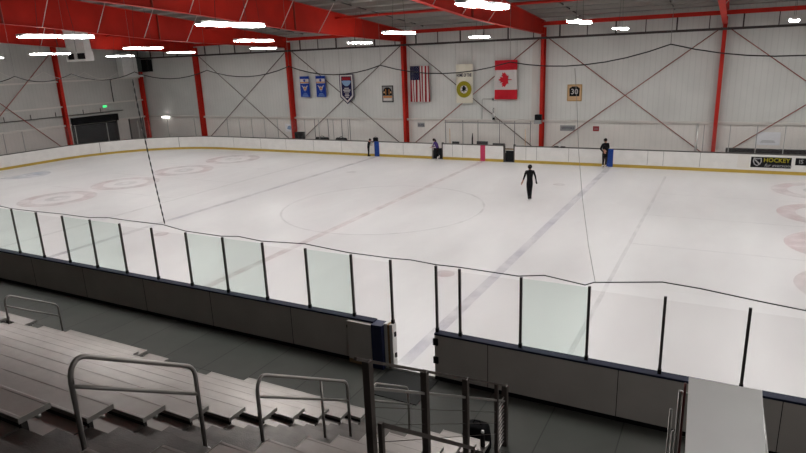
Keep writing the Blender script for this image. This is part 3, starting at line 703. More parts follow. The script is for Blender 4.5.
MB().add([(cx + a, y - .055, 3.98 + b) for a, b in ((-.30, -.28), (-.32, .2), (-.16, .32), (.16, .32), (.32, .2), (.30, -.28))], [tuple(range(6))]).build('black_shirt', 'black', t)
text_mesh('30', .46, (cx, y - .06, 3.97), 'fwhite', t, 'number')
MB().box(cx - .34, cx + .34, y - .058, y - .051, 3.48, 3.64).build('name_plate', 'tan', t)
# small signs
y = WALL - .06
t = thing('wall_sign', (4.35, y, 1.72), 'small white sign reading VISITORS low on the far wall', 'sign', 'bench signs')
MB().box(3.90, 4.86, y - .015, y, 1.55, 1.90).build('plate', 'grey', t); text_mesh('VISITORS', .21, (4.38, y - .02, 1.72), 'bnavy', t, 'lettering', sx=.92)
t = thing('wall_sign', (-5.97, y, 1.77), 'small sign reading HOME right of the column by the flag', 'sign', 'bench signs')
MB().box(-6.24, -5.70, y - .015, y, 1.62, 1.93).build('plate', 'grey', t); text_mesh('HOME', .19, (-5.97, y - .02, 1.77), 'bnavy', t, 'lettering', sx=.9)
t = thing('wall_sign', (6.12, y, 1.72), 'small dark red sign right of the VISITORS sign', 'sign')
MB().box(5.94, 6.30, y - .015, y, 1.57, 1.87).build('plate', 'fred2', t)
g = MB(); [g.box(6.0, 6.24, y - .018, y - .015, z, z + .03) for z in (1.66, 1.74)]; g.build('text_lines', 'grey', t)
t = thing('wall_poster', (15.35, y, 1.3), 'white poster on the lower wall above the black sponsor board', 'poster')
MB().box(14.78, 15.95, y - .012, y, .98, 1.70).build('sheet', 'paper', t)
g = MB(); [g.box(15.0 + .04 * k, 15.74 - .04 * k, y - .015, y - .012, 1.12 + .05 * k, 1.14 + .05 * k) for k in range(3)]; g.build('text_lines', 'grey', t)
t = thing('wall_poster', (-17.7, y, 1.35), 'pale poster on lower wall just left of the column by the banners', 'poster')
MB().box(-18.15, -17.28, y - .012, y, 1.05, 1.68).build('sheet', 'paper', t)
MB().add([(-17.7 + a, y - .015, 1.36 + b) for a, b in ((-.28, -.08), (-.2, .12), (0, .18), (.22, .1), (.28, -.1), (0, -.16))], [tuple(range(6))]).build('blue_print', 'lightblue', t)
# bracket pipe and small speaker
t = thing('wall_pipe', (-1.3, 28.7, 2.2), 'thin grey pipe on wall, bent under the maple leaf flag', 'pipe')
MB().tube([(-1.36, 28.78, 2.2), (-1.34, 28.78, 3.5), (-1.28, 28.78, 3.57), (-.6, 28.78, 3.57)], .022, 8).build('tube', 'thinpost', t)
MB().lathe([(.05, 3.48), (.07, 3.52), (.04, 3.62)], -.57, 28.78, 10).build('end_fitting', 'black', t)
t = thing('wall_camera', (-.5, 28.7, 2.6), 'small white and dark camera on a bracket below the maple leaf flag', 'camera')
MB().tube([(-.55, 28.86, 2.95), (-.55, 28.7, 2.9), (-.52, 28.7, 2.62)], .03, 8).build('bracket', 'thinpost', t)
MB().lathe([(.03, 2.35), (.1, 2.42), (.1, 2.55), (.04, 2.66)], -.5, 28.66, 10).build('housing', 'white', t); MB().box(-.56, -.42, 28.6, 28.72, 2.22, 2.36).build('lens_block', 'black', t)
t = thing('electrical_box', (2.66, 28.2, 2.3), 'black and grey box fixed to the column right of the maple leaf flag', 'box')
MB().box(2.44, 2.86, 28.1, 28.34, 2.28, 2.62).build('black_box', 'black', t, bevel=.01); MB().box(2.40, 2.84, 28.1, 28.34, 2.04, 2.27).build('grey_box', 'grey', t, bevel=.01)
tag(MB().box(2.0, 2.46, WALL - .03, WALL - .005, 2.4, 7.2).build('wall_shading_strip', 'girt'), 'tall pale strip of painted column shading left of the middle right column', 'panel')  # pale strip imitates the shading beside the column, put into colour
# sponsor board
t = thing('sponsor_board', (15.6, W, .58), 'black advertising board reading HOCKEY on the white far boards', 'advertisement')
MB().box(14.55, 16.32, W - .010, W - .004, .32, .86).build('backing', 'black', t)
MB().box(16.48, 17.4, W - .010, W - .004, .50, .86).build('second_backing', 'black', t)
def shield(cx, cz, s, y, m, nm): MB().add([(cx + a * s, y, cz + b * s) for a, b in ((-.8, 1), (0, .86), (.8, 1), (.9, .1), (.6, -.6), (0, -1), (-.6, -.6), (-.9, .1))], [tuple(range(8))]).build(nm, m, t)
shield(14.84, .6, .22, W - .012, 'grey', 'shield'); shield(14.84, .6, .165, W - .014, 'black', 'shield_inner')
MB().add([(14.70, W - .016, .70), (14.75, W - .016, .74), (14.98, W - .016, .50), (14.93, W - .016, .46)], [(0, 1, 2, 3)]).build('shield_band', 'grey', t)
text_mesh('HOCKEY', .30, (15.68, W - .013, .70), 'gold', t, 'lettering', sx=.95, bold=.006)
text_mesh('IS', .28, (16.72, W - .013, .68), 'grey', t, 'lettering')
text_mesh('for everyone', .24, (15.75, W - .013, .44), 'grey', t, 'script_lettering', sx=.95, shear=.4)

# ------------------------------------------------------------------ left end wall fittings
x = XL + .05
t = thing('roller_door', (x, 23.2, 0), 'black roll-up door opening in the left end wall', 'door')
MB().box(x, x + .02, 21.35, 25.3, 0, 2.2).build('curtain', 'dark', t); MB().box(x, x + .35, 21.2, 25.45, 2.15, 2.72).build('header', 'black', t, bevel=.03)
for yy in (21.25, 25.38): MB().box(x, x + .1, yy - .06, yy + .06, 0, 2.15).build('guide_rail', 'frame', t)
t = thing('side_door', (x, 27.5, 0), 'grey single door near the corner of the end wall', 'door')
MB().box(x, x + .05, 26.75, 28.1, 0, 2.06).build('leaf', 'greydoor', t); MB().box(x, x + .07, 26.65, 26.75, 0, 2.14).build('frame', 'frame', t); MB().box(x, x + .07, 28.1, 28.18, 0, 2.14).build('frame', 'frame', t)
MB().box(x + .05, x + .09, 27.8, 27.95, .95, 1.1).build('handle', 'silver', t)
t = thing('exit_sign', (x, 24.45, 3.38), 'small glowing green exit sign on the end wall', 'sign')
MB().box(x, x + .06, 24.28, 24.68, 3.30, 3.48).build('box', 'white', t); MB().box(x + .06, x + .075, 24.30, 24.66, 3.32, 3.46).build('lit_face', 'exit', t)
t = thing('wall_conduit', (x, 22, 2.95), 'thin dark pipe with short hangers along the left end wall', 'pipe')
MB().tube([(x + .1, 10, 2.93), (x + .1, 26.2, 2.93)], .03, 6).build('tube', 'pipe', t)
for yy in (14., 16., 18., 20., 22.4, 24.): MB().box(x + .06, x + .1, yy - .02, yy + .02, 2.93, 3.3).build('hanger', 'pipe', t)
tag(MB().tube([(x + .08, 25.4, 5.6), (x + .08, 25.4, 3.7)], .03, 6).build('vertical_pipe', 'pipe'), 'short vertical pipe between the pale girts above the exit sign', 'pipe')
t = thing('air_unit', (-33.6, 27, 5.7), 'white and dark air handling unit high in the hall corner', 'air conditioner')
MB().prism([(26.25, 5.85), (26.25, 7.75), (27.1, 7.75), (27.75, 7.3), (27.75, 5.85)], 0, XL + .15, XL + .9).build('hood', 'white', t, bevel=.02)
MB().box(XL + .15, XL + .85, 27.76, 28.25, 6.1, 7.4).build('green_body', 'darkgreen', t); MB().box(XL + .75, XL + 1.5, 28.3, 28.85, 6.1, 7.15).build('fan_box', 'black', t)
MB().box(XL + .15, XL + 1.0, 26.25, 28.2, 5.68, 5.84).build('support_shelf', 'white', t)
MB().tube([(XL + .95, 27.2, 5.70), (XL + .95, 27.0, 4.2), (XL + .95, 26.9, 2.9)], .025, 6).build('drain_hose', 'girt', t)
t = thing('hanging_duct', (-23.7, 16.2, 7), 'white hanging air duct with two dark vents under the left roof', 'air duct')
MB().prism([(-25.2, 7.55), (-25.3, 9.35), (-23.55, 9.35), (-23.4, 7.55)], 1, 16., 16.5).build('duct', 'white', t)
MB().box(-24.27, -24.23, 15.985, 16.0, 7.58, 9.3).build('duct_seam', 'grey', t)
for x0, x1 in ((-25.3, -24.4), (-24.34, -23.3)):
    d = MB(); d.box(x0, x1, 15.95, 16.5, 7.48, 7.56); d.box(x0, x1, 15.95, 16.5, 6.98, 7.10); d.box(x0, x0 + .08, 15.95, 16.5, 7.10, 7.48); d.box(x1 - .08, x1, 15.95, 16.5, 7.10, 7.48); d.build('vent_frame', 'white', t)
    MB().box(x0 + .08, x1 - .08, 16.05, 16.48, 7.1, 7.48).build('vent_core', 'dark', t)
    s = MB(); [s.box(x0 + .08, x1 - .08, 15.97, 16.05, 7.16 + .1 * j, 7.175 + .1 * j) for j in range(3)]; s.build('louvres', 'cloth2', t)
t = thing('wall_light', (-31.5, 28.7, 2.1), 'short lit strip light on the far wall by the corner', 'wall light')
MB().box(-31.95, -31.05, 28.62, 28.72, 2.02, 2.16).build('diffuser', 'lamp2', t, bevel=.02); MB().box(-31.95, -31.05, 28.72, 28.85, 2.03, 2.15).build('backplate', 'white', t)
MB().tube([(-31.5, 28.8, 2.02), (-31.5, 28.8, .6)], .015, 5).build('cord', 'grey', t)

# ------------------------------------------------------------------ bleachers
Yr = lambda i: -7.7838 + .58285 * i
Zr = lambda i: 3.4918 - .34285 * i
PW = .285
RN = {-2: 'topmost', -1: 'second highest', 0: 'third highest', 1: 'fourth highest', 2: 'fifth highest', 3: 'sixth from the top', 4: 'seventh from the top', 5: 'fifth lowest', 6: 'fourth lowest', 7: 'third lowest', 8: 'second lowest', 9: 'lowest'}
def row(i, x0, x1, lab, grp, capL=True, capR=True):
    y, z = Yr(i), Zr(i)
    t = thing('bleacher_row', ((x0 + x1) / 2, y, z), lab, 'bleacher bench', grp)
    # seat plank with shallow ribs along its length
    pr = [(y, z - .045), (y, z - .004), (y + .004, z)]
    pr += [(y + .03, z), (y + .036, z - .002), (y + PW - .036, z - .002), (y + PW - .03, z)]
    pr += [(y + PW - .004, z), (y + PW, z - .004), (y + PW, z - .045)]
    MB().prism(pr, 0, x0, x1).build('seat_plank', 'alu', t)
    for c, (xa, xb) in ((capL, (x0 - .006, x0)), (capR, (x1, x1 + .006))):
        if c: MB().box(xa, xb, y - .003, y + PW + .003, z - .05, z + .003).build('end_cap', 'alucap', t)
    zf = z - .42
    if zf > .02: MB().box(x0, x1, y + PW + .01, y + .575, zf - .04, zf).build('foot_plank', 'alu', t)
    MB().box(x0 + .03, x1 - .03, y + .03, y + .06, z - .12, z - .05).build('under_rail', 'frame', t)
    MB().tube([(x0 + .05, y + .2, z - .10), (x1 - .05, y + .2, z - .10)], .022, 8).build('cross_tube', 'silver', t)
    x = x0 + .12
    while x < x1:
        b = MB(); b.box(x - .02, x + .02, y + .02, y + PW - .02, z - .10, z - .045); b.box(x - .02, x + .02, y + .10, y + .15, max(zf, 0), z - .05); b.build('bracket', 'frame', t)
        x += 2.0 if x1 - x > 2.05 else max(x1 - x - .12, .3)
        if x > x1 - .1: break
for i in range(-1, 8): row(i, -.10, 8.2, 'long aluminium bench plank left of the main aisle, %s row' % RN[i], 'long bench rows')
row(8, -.10, 3.05, 'shorter aluminium bench plank, second lowest row, left of the cut-out', 'long bench rows')
row(9, -.08, 2.55, 'shorter aluminium bench plank, lowest row, left of the cut-out', 'long bench rows')
row(8, 5.1, 8.2, 'aluminium bench plank, second lowest row, between cut-out and main aisle', 'long bench rows')
row(9, 5.45, 8.2, 'aluminium bench plank, lowest row, between cut-out and main aisle', 'long bench rows')
for i in range(3, 10): row(i, -7., -1.46, 'aluminium bench plank left of the farther aisle, %s row' % RN[i], 'far left bench rows')
for i in range(-2, 10): row(i, 9.65, 10.44, 'short aluminium bench plank beside the dark railing, %s row' % RN[i], 'short bench rows')
tag(MB().box(2.6, 3.2, Yr(9) - .02, Yr(9) + PW, .30, .34).build('loose_plank', 'alu'), 'short end of foot plank at the corner of the bench cut-out', 'plank')
def stairs(x0, x1, lab, lo=-2):
    t = thing('aisle_stairs', ((x0 + x1) / 2, Yr(5), 0), lab, 'stairs', 'bleacher aisles')
    n = 0
    for i in range(lo, 10):
        y, z = Yr(i), Zr(i) - .42
        if z < .03: break
        for (ya, yb, zz) in ((y + .28, y + .585, z), (y - .01, y + .28, z + .17)):
            mb = MB(); mb.box(x0 + .03, x1 - .03, ya, yb, zz - .04, zz)
            mb.build('tread', 'tread', t)
            n += 1
        r = MB(); r.box(x0 + .05, x1 - .05, y + .275, y + .285, z, z + .13); r.box(x0 + .05, x1 - .05, y - .012, y - .002, z + .17, z + .30); r.build('riser', 'frame', t)
    MB().box(x0 + .03, x1 - .03, Yr(9) - .01, Yr(9) + .3, .13, .17).build('tread', 'alu', t) if False else None
stairs(8.2, 9.65, 'stepped main aisle between the long and short bench rows'); stairs(-1.46, -.10, 'farther stepped aisle at the left edge of the benches', 3)
for k, (x, w) in enumerate(((-6.8, 'far left end'), (-1.55, 'left of farther aisle'), (.1, 'right of farther aisle'), (4.0, 'under the middle of the long rows'), (8.05, 'along the left of the main aisle'), (9.75, 'along the right of the main aisle'), (10.3, 'beneath the dark railing'))):
    t = thing('steel_truss', (x, -5, 0), 'dark steel sloping bleacher frame, ' + w, 'truss', 'bleacher trusses')
    i0 = 3 if x < -1 else -2
    MB().bar((x, Yr(i0), Zr(i0) - .55), (x, Yr(8.9), Zr(8.9) - .45), .07).build('sloping_beam', 'frame', t)
    for i in range(i0, 9, 2): MB().bar((x, Yr(i) + .15, -.01), (x, Yr(i) + .15, Zr(i) - .60), .05).build('leg', 'frame', t)

def handrail(x, y0, z0, y1, z1, zb0, zb1, lab, mids=(), dz=.28, r=.024):
    """bent tube rail in the plane x: posts at y0 (upper) and y1 (lower), rounded corners, one mid bar"""
    t = thing('handrail', (x, (y0 + y1) / 2, min(zb0, zb1)), lab, 'handrail', 'aisle handrails')
    s = (z1 - z0) / (y1 - y0); p = [(x, y0, zb0), (x, y0, z0 - .26)]
    for k in range(7):
        a = PI / 2 * k / 6; p.append((x, y0 + .16 * (1 - math.cos(a)), z0 - .26 + .26 * math.sin(a) + s * .16 * (1 - math.cos(a))))
    for k in range(6):
        a = PI / 2 * k / 5; p.append((x, y1 - .08 + .08 * math.sin(a), z1 + s * -.08 + s * .08 * math.sin(a) - .10 * (1 - math.cos(a))))
    p.append((x, y1, zb1))
    MB().tube(p, r, 10).build('bent_tube', 'tube', t)
    MB().tube([(x, y0, z0 - dz), (x, y1, z1 - dz - .02)], r * .8, 8).build('mid_bar', 'tube', t)
    for ym, zb in mids:
        zt = z0 + s * (ym - y0); MB().tube([(x, ym, zt - .01), (x, ym, zb)], r * .85, 8).build('middle_post', 'tube', t)
    for yy, zz in ((y0, zb0), (y1, zb1)): MB().lathe([(.05, zz), (.05, zz + .01)], x, yy, 12).build('foot_flange', 'tube', t)
def stepz(y):
    i = (y + 7.7838) / .58285; k = math.floor(i); f = (i - k) * .58285
    return Zr(k) - .42 + (0 if f > .28 else .17)
handrail(8.92, -7.69, 4.21, -6.48, 3.50, stepz(-7.71), stepz(-6.48), 'bent tube handrail in the main aisle, nearest and highest', r=.022)
handrail(8.92, -5.66, 3.00, -3.89, 1.98, stepz(-5.66), stepz(-3.89), 'bent tube handrail with middle post, halfway down the main aisle', [(-4.49, stepz(-4.49))], r=.022)
handrail(8.9, -3.22, 1.60, -2.06, .90, max(stepz(-3.22), .0), -.01, 'bent tube handrail at the foot of the main aisle, behind dark railing', dz=.3, r=.022)
handrail(-.72, -3.24, 1.58, -2.08, .88, max(stepz(-3.24), 0), -.01, 'bent tube handrail of the farther aisle at the left edge', r=.022)

# dark guard railing along x = 10.5
t = thing('guard_railing', (10.5, -3.8, 0), 'dark bronze guard railing sloping down beside the short bench rows', 'railing')
P = [(-5.80, 3.57), (-4.59, 2.86), (-3.35, 2.11), (-2.08, 1.36), (-1.66, 1.11)]
def rz(y): return 3.57 + (y + 5.8) * (1.11 - 3.57) / (5.8 - 1.66)
for k, (y, z) in enumerate(P):
    w = .075 if k < 4 else .09
    if k == 3: w = .055
    MB().bar((10.5, y, max(-.01, Zr((y + 7.78) / .583) - .55) if k < 3 else -.01), (10.5, y, rz(y)), w).build('post', 'rail', t)
MB().bar((10.5, -6.0, rz(-6.0)), (10.5, -1.62, rz(-1.62)), .03).build('top_rail', 'rail', t)
MB().bar((10.5, -5.8, rz(-5.8) - .29), (10.5, -1.7, rz(-1.7) - .29), .03).build('mid_rail', 'tube', t)
for k in range(3):
    MB().tube([(10.5, -5.8, rz(-5.8) - .5 - .2 * k), (10.5, -1.68, max(rz(-1.68) - .5 - .2 * k, .02))], .004, 5).build('cable_wire', 'rail', t)
c = MB()
for k in range(12): c.box(10.49, 10.51, -2.04, -1.72, .1 + .075 * k, .108 + .075 * k)
c.build('mesh_infill', 'tube', t)
# nearer dark handrail with a square corner
t = thing('stair_rail', (10.75, -5.2, 1.5), 'dark square-cornered stair rail nearest the guard railing', 'railing')
MB().bar((10.75, -6.02, 3.10), (10.75, -6.02, 1.3), .045).build('post', 'rail', t)
MB().bar((10.75, -6.02, 3.08), (10.75, -3.72, 1.33), .045).build('rail', 'rail', t)
MB().bar((10.75, -3.74, 1.34), (10.75, -3.74, -.01), .045).build('post', 'rail', t)

# backpack and bottle on the lowest short row
t = thing('backpack', (10.15, -2.02, 0), 'black backpack standing on the floor just beyond the lowest short bench row', 'bag')
bm = bmesh.new()
bmesh.ops.create_cube(bm, size=1)
for v in bm.verts: v.co = Vector((v.co.x * (.40 if v.co.z < 0 else .32), v.co.y * .24, v.co.z * .50))
bmesh.ops.subdivide_edges(bm, edges=bm.edges[:], cuts=3, use_grid_fill=True)
for v in bm.verts:
    n = v.co.normalized(); v.co += Vector((n.x * .03, n.y * .03, n.z * .02)) * (1 - abs(v.co.z) * 1.6) + Vector((random.uniform(-.012, .012), random.uniform(-.012, .012), random.uniform(-.008, .008)))
    v.co += Vector((10.15, -2.02, .262))
me = bpy.data.meshes.new('body'); bm.to_mesh(me); bm.free(); me.materials.append(M['cloth'])
o = bpy.data.objects.new('body', me); COL.objects.link(o); o.parent = t; o.matrix_parent_inverse = Matrix.Translation(t.location).inverted()
for p_ in me.polygons: p_.use_smooth = True
md = o.modifiers.new('sub', 'SUBSURF'); md.levels = 1; md.render_levels = 1
MB().box(10.02, 10.28, -2.19, -2.15, .06, .26).build('front_pocket', 'cloth2', t, bevel=.02)
MB().tube([(10.08, -2.02, .50), (10.1, -2.02, .57), (10.2, -2.02, .57), (10.22, -2.02, .50)], .013, 6).build('grab_handle', 'cloth', t)
MB().tube([(10.0, -2.08, .46), (9.93, -2.12, .3), (9.97, -2.12, .1)], .02, 6).build('strap', 'cloth2', t)
x, y, z9 = 10.385, -2.40, Zr(9) + .0005
t = thing('water_bottle', (x, y, z9), 'dark water bottle with pale cap on the end of the lowest short bench row', 'bottle')
MB().lathe([(.034, z9), (.038, z9 + .01), (.038, z9 + .20), (.022, z9 + .24)], x, y, 14).build('body', 'cloth2', t)
MB().lathe([(.024, z9 + .24), (.026, z9 + .245), (.024, z9 + .275)], x, y, 12).build('cap', 'white', t)

# ------------------------------------------------------------------ inclined steel panel at the right
d = Vector((-.0486, .919, .391)).normalized()
fl, fr_ = Vector((13.245, -5.0, 3.615)), Vector((13.79, -5.0, 3.620))
L = 1.75
bl, br_ = fl - d * L, fr_ - d * L
nrm = (fr_ - fl).cross(d).normalized() * .03
t = thing('inclined_panel', (13.5, -5.9, 1.0), 'grey steel sheet panel tilted over silver tubes, nearest object at right', 'panel')
A = [fl, fr_, br_, bl]
MB().add([tuple(v) for v in A] + [tuple(v - nrm) for v in A], [(0, 1, 2, 3), (7, 6, 5, 4), (0, 4, 5, 1), (1, 5, 6, 2), (2, 6, 7, 3), (3, 7, 4, 0)]).build('steel_sheet', 'panel', t, bevel=.004)
for (px, py, zt, m, r, nm) in ((13.195, -5.0, 3.47, 'silver', .02, 'upright_tube'), (13.13, -5.0, 3.27, 'silver', .014, 'upright_tube'), (13.165, -5.05, 3.09, 'silver', .016, 'upright_tube'), (13.225, -5.02, 3.56, 'rustred', .012, 'red_tube')):
    MB().tube([(px, py, -.01), (px, py, zt)], r, 10).build(nm, m, t)
MB().tube([(13.80, -5.0, 3.46), (13.86, -5.55, 3.2), (13.88, -6.2, 2.9)], .016, 8).build('side_rail', 'silver', t)
MB().tube([(13.80, -5.0, -.01), (13.80, -5.0, 3.46)], .016, 8).build('upright_tube', 'silver', t)
MB().tube([(13.195, -5.0, 3.45), (13.80, -5.0, 3.45)], .014, 8).build('cross_tube', 'silver', t)

# ------------------------------------------------------------------ people
def person(name, joints, edges, label, mats, root='pelvis', hair=None, extra=None):
    """joints: name -> (x, y, z, r). one skinned surface; faces coloured by the nearest joint"""
    names = list(joints); idx = {n: i for i, n in enumerate(names)}
    me = bpy.data.meshes.new(name); me.from_pydata([joints[n][:3] for n in names], [(idx[a], idx[b]) for a, b in edges], [])
    o = bpy.data.objects.new(name + '_tmp', me); COL.objects.link(o)
    o.modifiers.new('skin', 'SKIN')
    for n in names:
        r = joints[n][3]; sv = me.skin_vertices[0].data[idx[n]]; sv.radius = (r if isinstance(r, tuple) else (r, r)); sv.use_root = (n == root)
    sb = o.modifiers.new('sub', 'SUBSURF'); sb.levels = 2; sb.render_levels = 2
    bpy.context.view_layer.update()
    m2 = bpy.data.meshes.new_from_object(o.evaluated_get(bpy.context.evaluated_depsgraph_get()))
    bpy.data.objects.remove(o)
    m2.materials.clear()
    keys = []
    for v in mats.values():
        if v not in keys: keys.append(v); m2.materials.append(M[v])
    for p in m2.polygons:
        c = p.center; best = min(names, key=lambda n: (Vector(joints[n][:3]) - c).length - (joints[n][3] if not isinstance(joints[n][3], tuple) else joints[n][3][0]) * .3)
        p.material_index = keys.index(mats.get(best, mats['default'])); p.use_smooth = True
    b = bpy.data.objects.new(name, m2); COL.objects.link(b)
    return tag(b, label, 'person', 'people on the ice')
def child_mesh(mb, nm, m, par): return mb.build(nm, m, par)
def ball(mb, c, rx, ry, rz, n=10, m=None):
    vs = [(c[0], c[1], c[2] - rz)]; fs = []
    for j in range(1, n // 2 + 2):
        t = PI * j / (n // 2 + 2) - PI / 2
        for k in range(n): a = 2 * PI * k / n; vs.append((c[0] + rx * math.cos(t) * math.cos(a), c[1] + ry * math.cos(t) * math.sin(a), c[2] + rz * math.sin(t)))
    R_ = n // 2 + 1; vs.append((c[0], c[1], c[2] + rz))
    fs += [(0, 1 + (k + 1) % n, 1 + k) for k in range(n)]
    for j in range(R_ - 1):
        for k in range(n): fs.append((1 + j * n + k, 1 + j * n + (k + 1) % n, 1 + (j + 1) * n + (k + 1) % n, 1 + (j + 1) * n + k))
    e = len(vs) - 1; fs += [(e, 1 + (R_ - 1) * n + k, 1 + (R_ - 1) * n + (k + 1) % n) for k in range(n)]
    return mb.add(vs, fs, m, smooth=True)

def figure(origin, face, S_, pose, label, mats, haircol='hair', bun=False, long_hair=False):
    """pose: joint offsets in a body frame (x = body's left-to-right as seen from the front, y = forward is -y), metres for 1.7 m; face: turn about z"""
    ca, sa = math.cos(face), math.sin(face)
    def T(p):
        x, y, z = p[0] * S_, p[1] * S_, p[2] * S_
        return (origin[0] + x * ca - y * sa, origin[1] + x * sa + y * ca, z)
    J = {k: (*T(v), v[3] * S_) for k, v in pose.items()}
    E = [('pelvis', 'waist'), ('waist', 'chest'), ('chest', 'neck'), ('neck', 'jaw'), ('jaw', 'head'), ('head', 'crown')]
    for s in 'LR':
        E += [('pelvis', 'hip' + s), ('hip' + s, 'knee' + s), ('knee' + s, 'ankle' + s), ('ankle' + s, 'toe' + s), ('chest', 'sho' + s), ('sho' + s, 'elb' + s), ('elb' + s, 'wri' + s), ('wri' + s, 'palm' + s)]
    # fingers
    for s in 'LR':
        w = Vector(pose['wri' + s][:3]); p = Vector(pose['palm' + s][:3]); dr = (p - w).normalized(); sd = dr.cross(Vector((0, 1, 0)))
        sd = sd.normalized() if sd.length > .1 else Vector((1, 0, 0))
        for k, (off, ln) in enumerate(((-.024, .062), (-.008, .075), (.008, .07), (.024, .055))):
            a = p + sd * off * 1.0 + dr * .02; b = a + dr * ln * .6 + Vector((0, -.008, 0)); c = b + dr * ln * .4 + Vector((0, -.014, -.004))
            for nm, q, r in (('a', a, .009), ('b', b, .0085), ('c', c, .008)): J['f%s%d%s' % (s, k, nm)] = (*T(q), r * S_)
            E += [('palm' + s, 'f%s%da' % (s, k)), ('f%s%da' % (s, k), 'f%s%db' % (s, k)), ('f%s%db' % (s, k), 'f%s%dc' % (s, k))]
        a = w + dr * .035 + sd * .035; b = a + dr * .03 + sd * .02
        J['t%sa' % s] = (*T(a), .011 * S_); J['t%sb' % s] = (*T(b), .009 * S_); E += [('wri' + s, 't%sa' % s), ('t%sa' % s, 't%sb' % s)]
    mm = dict(mats)
    for k in J:
        if (k[0] == 'f' and k[1] in 'LR' and len(k) == 4) or (k[0] == 't' and len(k) == 3 and k[1] in 'LR'): mm[k] = mats.get('palm' + k[1], 'skin')
    o = person('person', J, E, label, mm)
    H = Vector(J['head'][:3]); up = (Vector(J['crown'][:3]) - Vector(J['jaw'][:3])).normalized(); fw = Vector((sa, -ca, 0)); r = .1 * S_
    h = MB(); c = H + up * .035 * S_ - fw * .018 * S_
    ball(h, c, r * 1.03, r * 1.08, r * 1.12, 14)
    if bun: ball(h, c - fw * .10 * S_ + up * .06 * S_, .045 * S_, .045 * S_, .045 * S_, 10)
    if long_hair: h.tube([c - fw * .07 * S_, c - fw * .12 * S_ - up * .1 * S_, c - fw * .11 * S_ - up * .26 * S_], [.07 * S_, .055 * S_, .02 * S_], 10)
    h.build('hair', haircol, o)
    side = fw.cross(Vector((0, 0, 1)))
    f = MB(); ball(f, H + fw * .095 * S_ - up * .01 * S_, .013 * S_, .02 * S_, .022 * S_, 8); f.build('nose', 'skin', o)
    for e in (-1, 1):
        f = MB(); ball(f, H + fw * .083 * S_ + side * e * .033 * S_ + up * .012 * S_, .011 * S_, .011 * S_, .008 * S_, 8); f.build('eye', 'black', o)
        f = MB(); ball(f, H + side * e * .088 * S_, .015 * S_, .02 * S_, .03 * S_, 8); f.build('ear', 'skin', o)
    f = MB(); ball(f, H + fw * .088 * S_ - up * .05 * S_, .024 * S_, .01 * S_, .007 * S_, 8); f.build('mouth', 'fred2', o)
    for s in 'LR':
        a = Vector(J['ankle' + s][:3]); tt = Vector(J['toe' + s][:3]); dd = (tt - a); dd.z = 0; dd = dd.normalized() if dd.length > .01 else fw
        b = MB(); zb = min(a.z, tt.z) - .055 * S_
        b.tube([a + Vector((0, 0, .09 * S_)), a + Vector((0, 0, .0)), a + dd * .03 * S_ - Vector((0, 0, .03 * S_))], [.052 * S_, .05 * S_, .045 * S_], 10)
        b.tube([a - dd * .06 * S_ - Vector((0, 0, .035 * S_)), a + dd * .08 * S_ - Vector((0, 0, .035 * S_)), a + dd * .19 * S_ - Vector((0, 0, .045 * S_))], [.04 * S_, .042 * S_, .026 * S_], 10)
        sk = b.build('skate_boot', mats.get('boot', 'boot'), o)
        q = MB(); e0 = a - dd * .08 * S_; e1 = a + dd * .21 * S_
        q.bar((e0.x, e0.y, zb - .02 * S_), (e1.x, e1.y, zb - .02 * S_), .008); q.tube([(e0 + dd * .05).to_tuple(), (e0.x + dd.x * .05, e0.y + dd.y * .05, zb - .02 * S_)], .008, 5); q.tube([(e1 - dd * .07).to_tuple(), (e1.x - dd.x * .07, e1.y - dd.y * .07, zb - .02 * S_)], .008, 5)
        q.build('skate_blade', 'silver', sk)
    return o
def base_pose(**kw):
    p = dict(pelvis=(0, 0, .93, .13), waist=(0, .0, 1.08, .13), chest=(0, .0, 1.28, .16), neck=(0, 0, 1.46, .055), jaw=(0, -.01, 1.53, .06), head=(0, -.012, 1.60, .088), crown=(0, 0, 1.67, .07),
             hipL=(.09, 0, .86, .098), kneeL=(.10, -.01, .50, .062), ankleL=(.10, .02, .13, .042), toeL=(.11, -.12, .09, .035),
             hipR=(-.09, 0, .86, .098), kneeR=(-.10, -.01, .50, .062), ankleR=(-.10, .02, .13, .042), toeR=(-.11, -.12, .09, .035),
             shoL=(.18, 0, 1.40, .072), elbL=(.25, .02, 1.14, .043), wriL=(.29, -.03, .90, .028), palmL=(.295, -.04, .83, .032),
             shoR=(-.18, 0, 1.40, .072), elbR=(-.25, .02, 1.14, .043), wriR=(-.29, -.03, .90, .028), palmR=(-.295, -.04, .83, .032))
    p.update(kw); return p
blk = dict(default='cloth', head='skin', jaw='skin', neck='skin', crown='skin', palmL='skin', palmR='skin', boot='cloth2')
# lone skater, mid ice
figure((5.74, 15.92), .45 + PI, .93, base_pose(
    hipL=(.07, 0, .86, .10), kneeL=(.055, -.06, .50, .078), ankleL=(.03, .0, .13, .052), toeL=(.03, -.13, .09, .035),
    hipR=(-.08, 0, .86, .10), kneeR=(-.055, -.02, .51, .078), ankleR=(-.03, .12, .17, .052), toeR=(-.02, .0, .12, .035),
    elbL=(.27, .04, 1.14, .043), wriL=(.34, .0, .90, .032), palmL=(.365, -.01, .84, .04), elbR=(-.27, .02, 1.13, .043), wriR=(-.32, -.05, .91, .03), palmR=(-.335, -.06, .85, .034)),
    'slim figure skater all in black gliding alone in the middle of the ice', dict(blk, neck='cloth', wriL='skin', palmR='black'), bun=True)
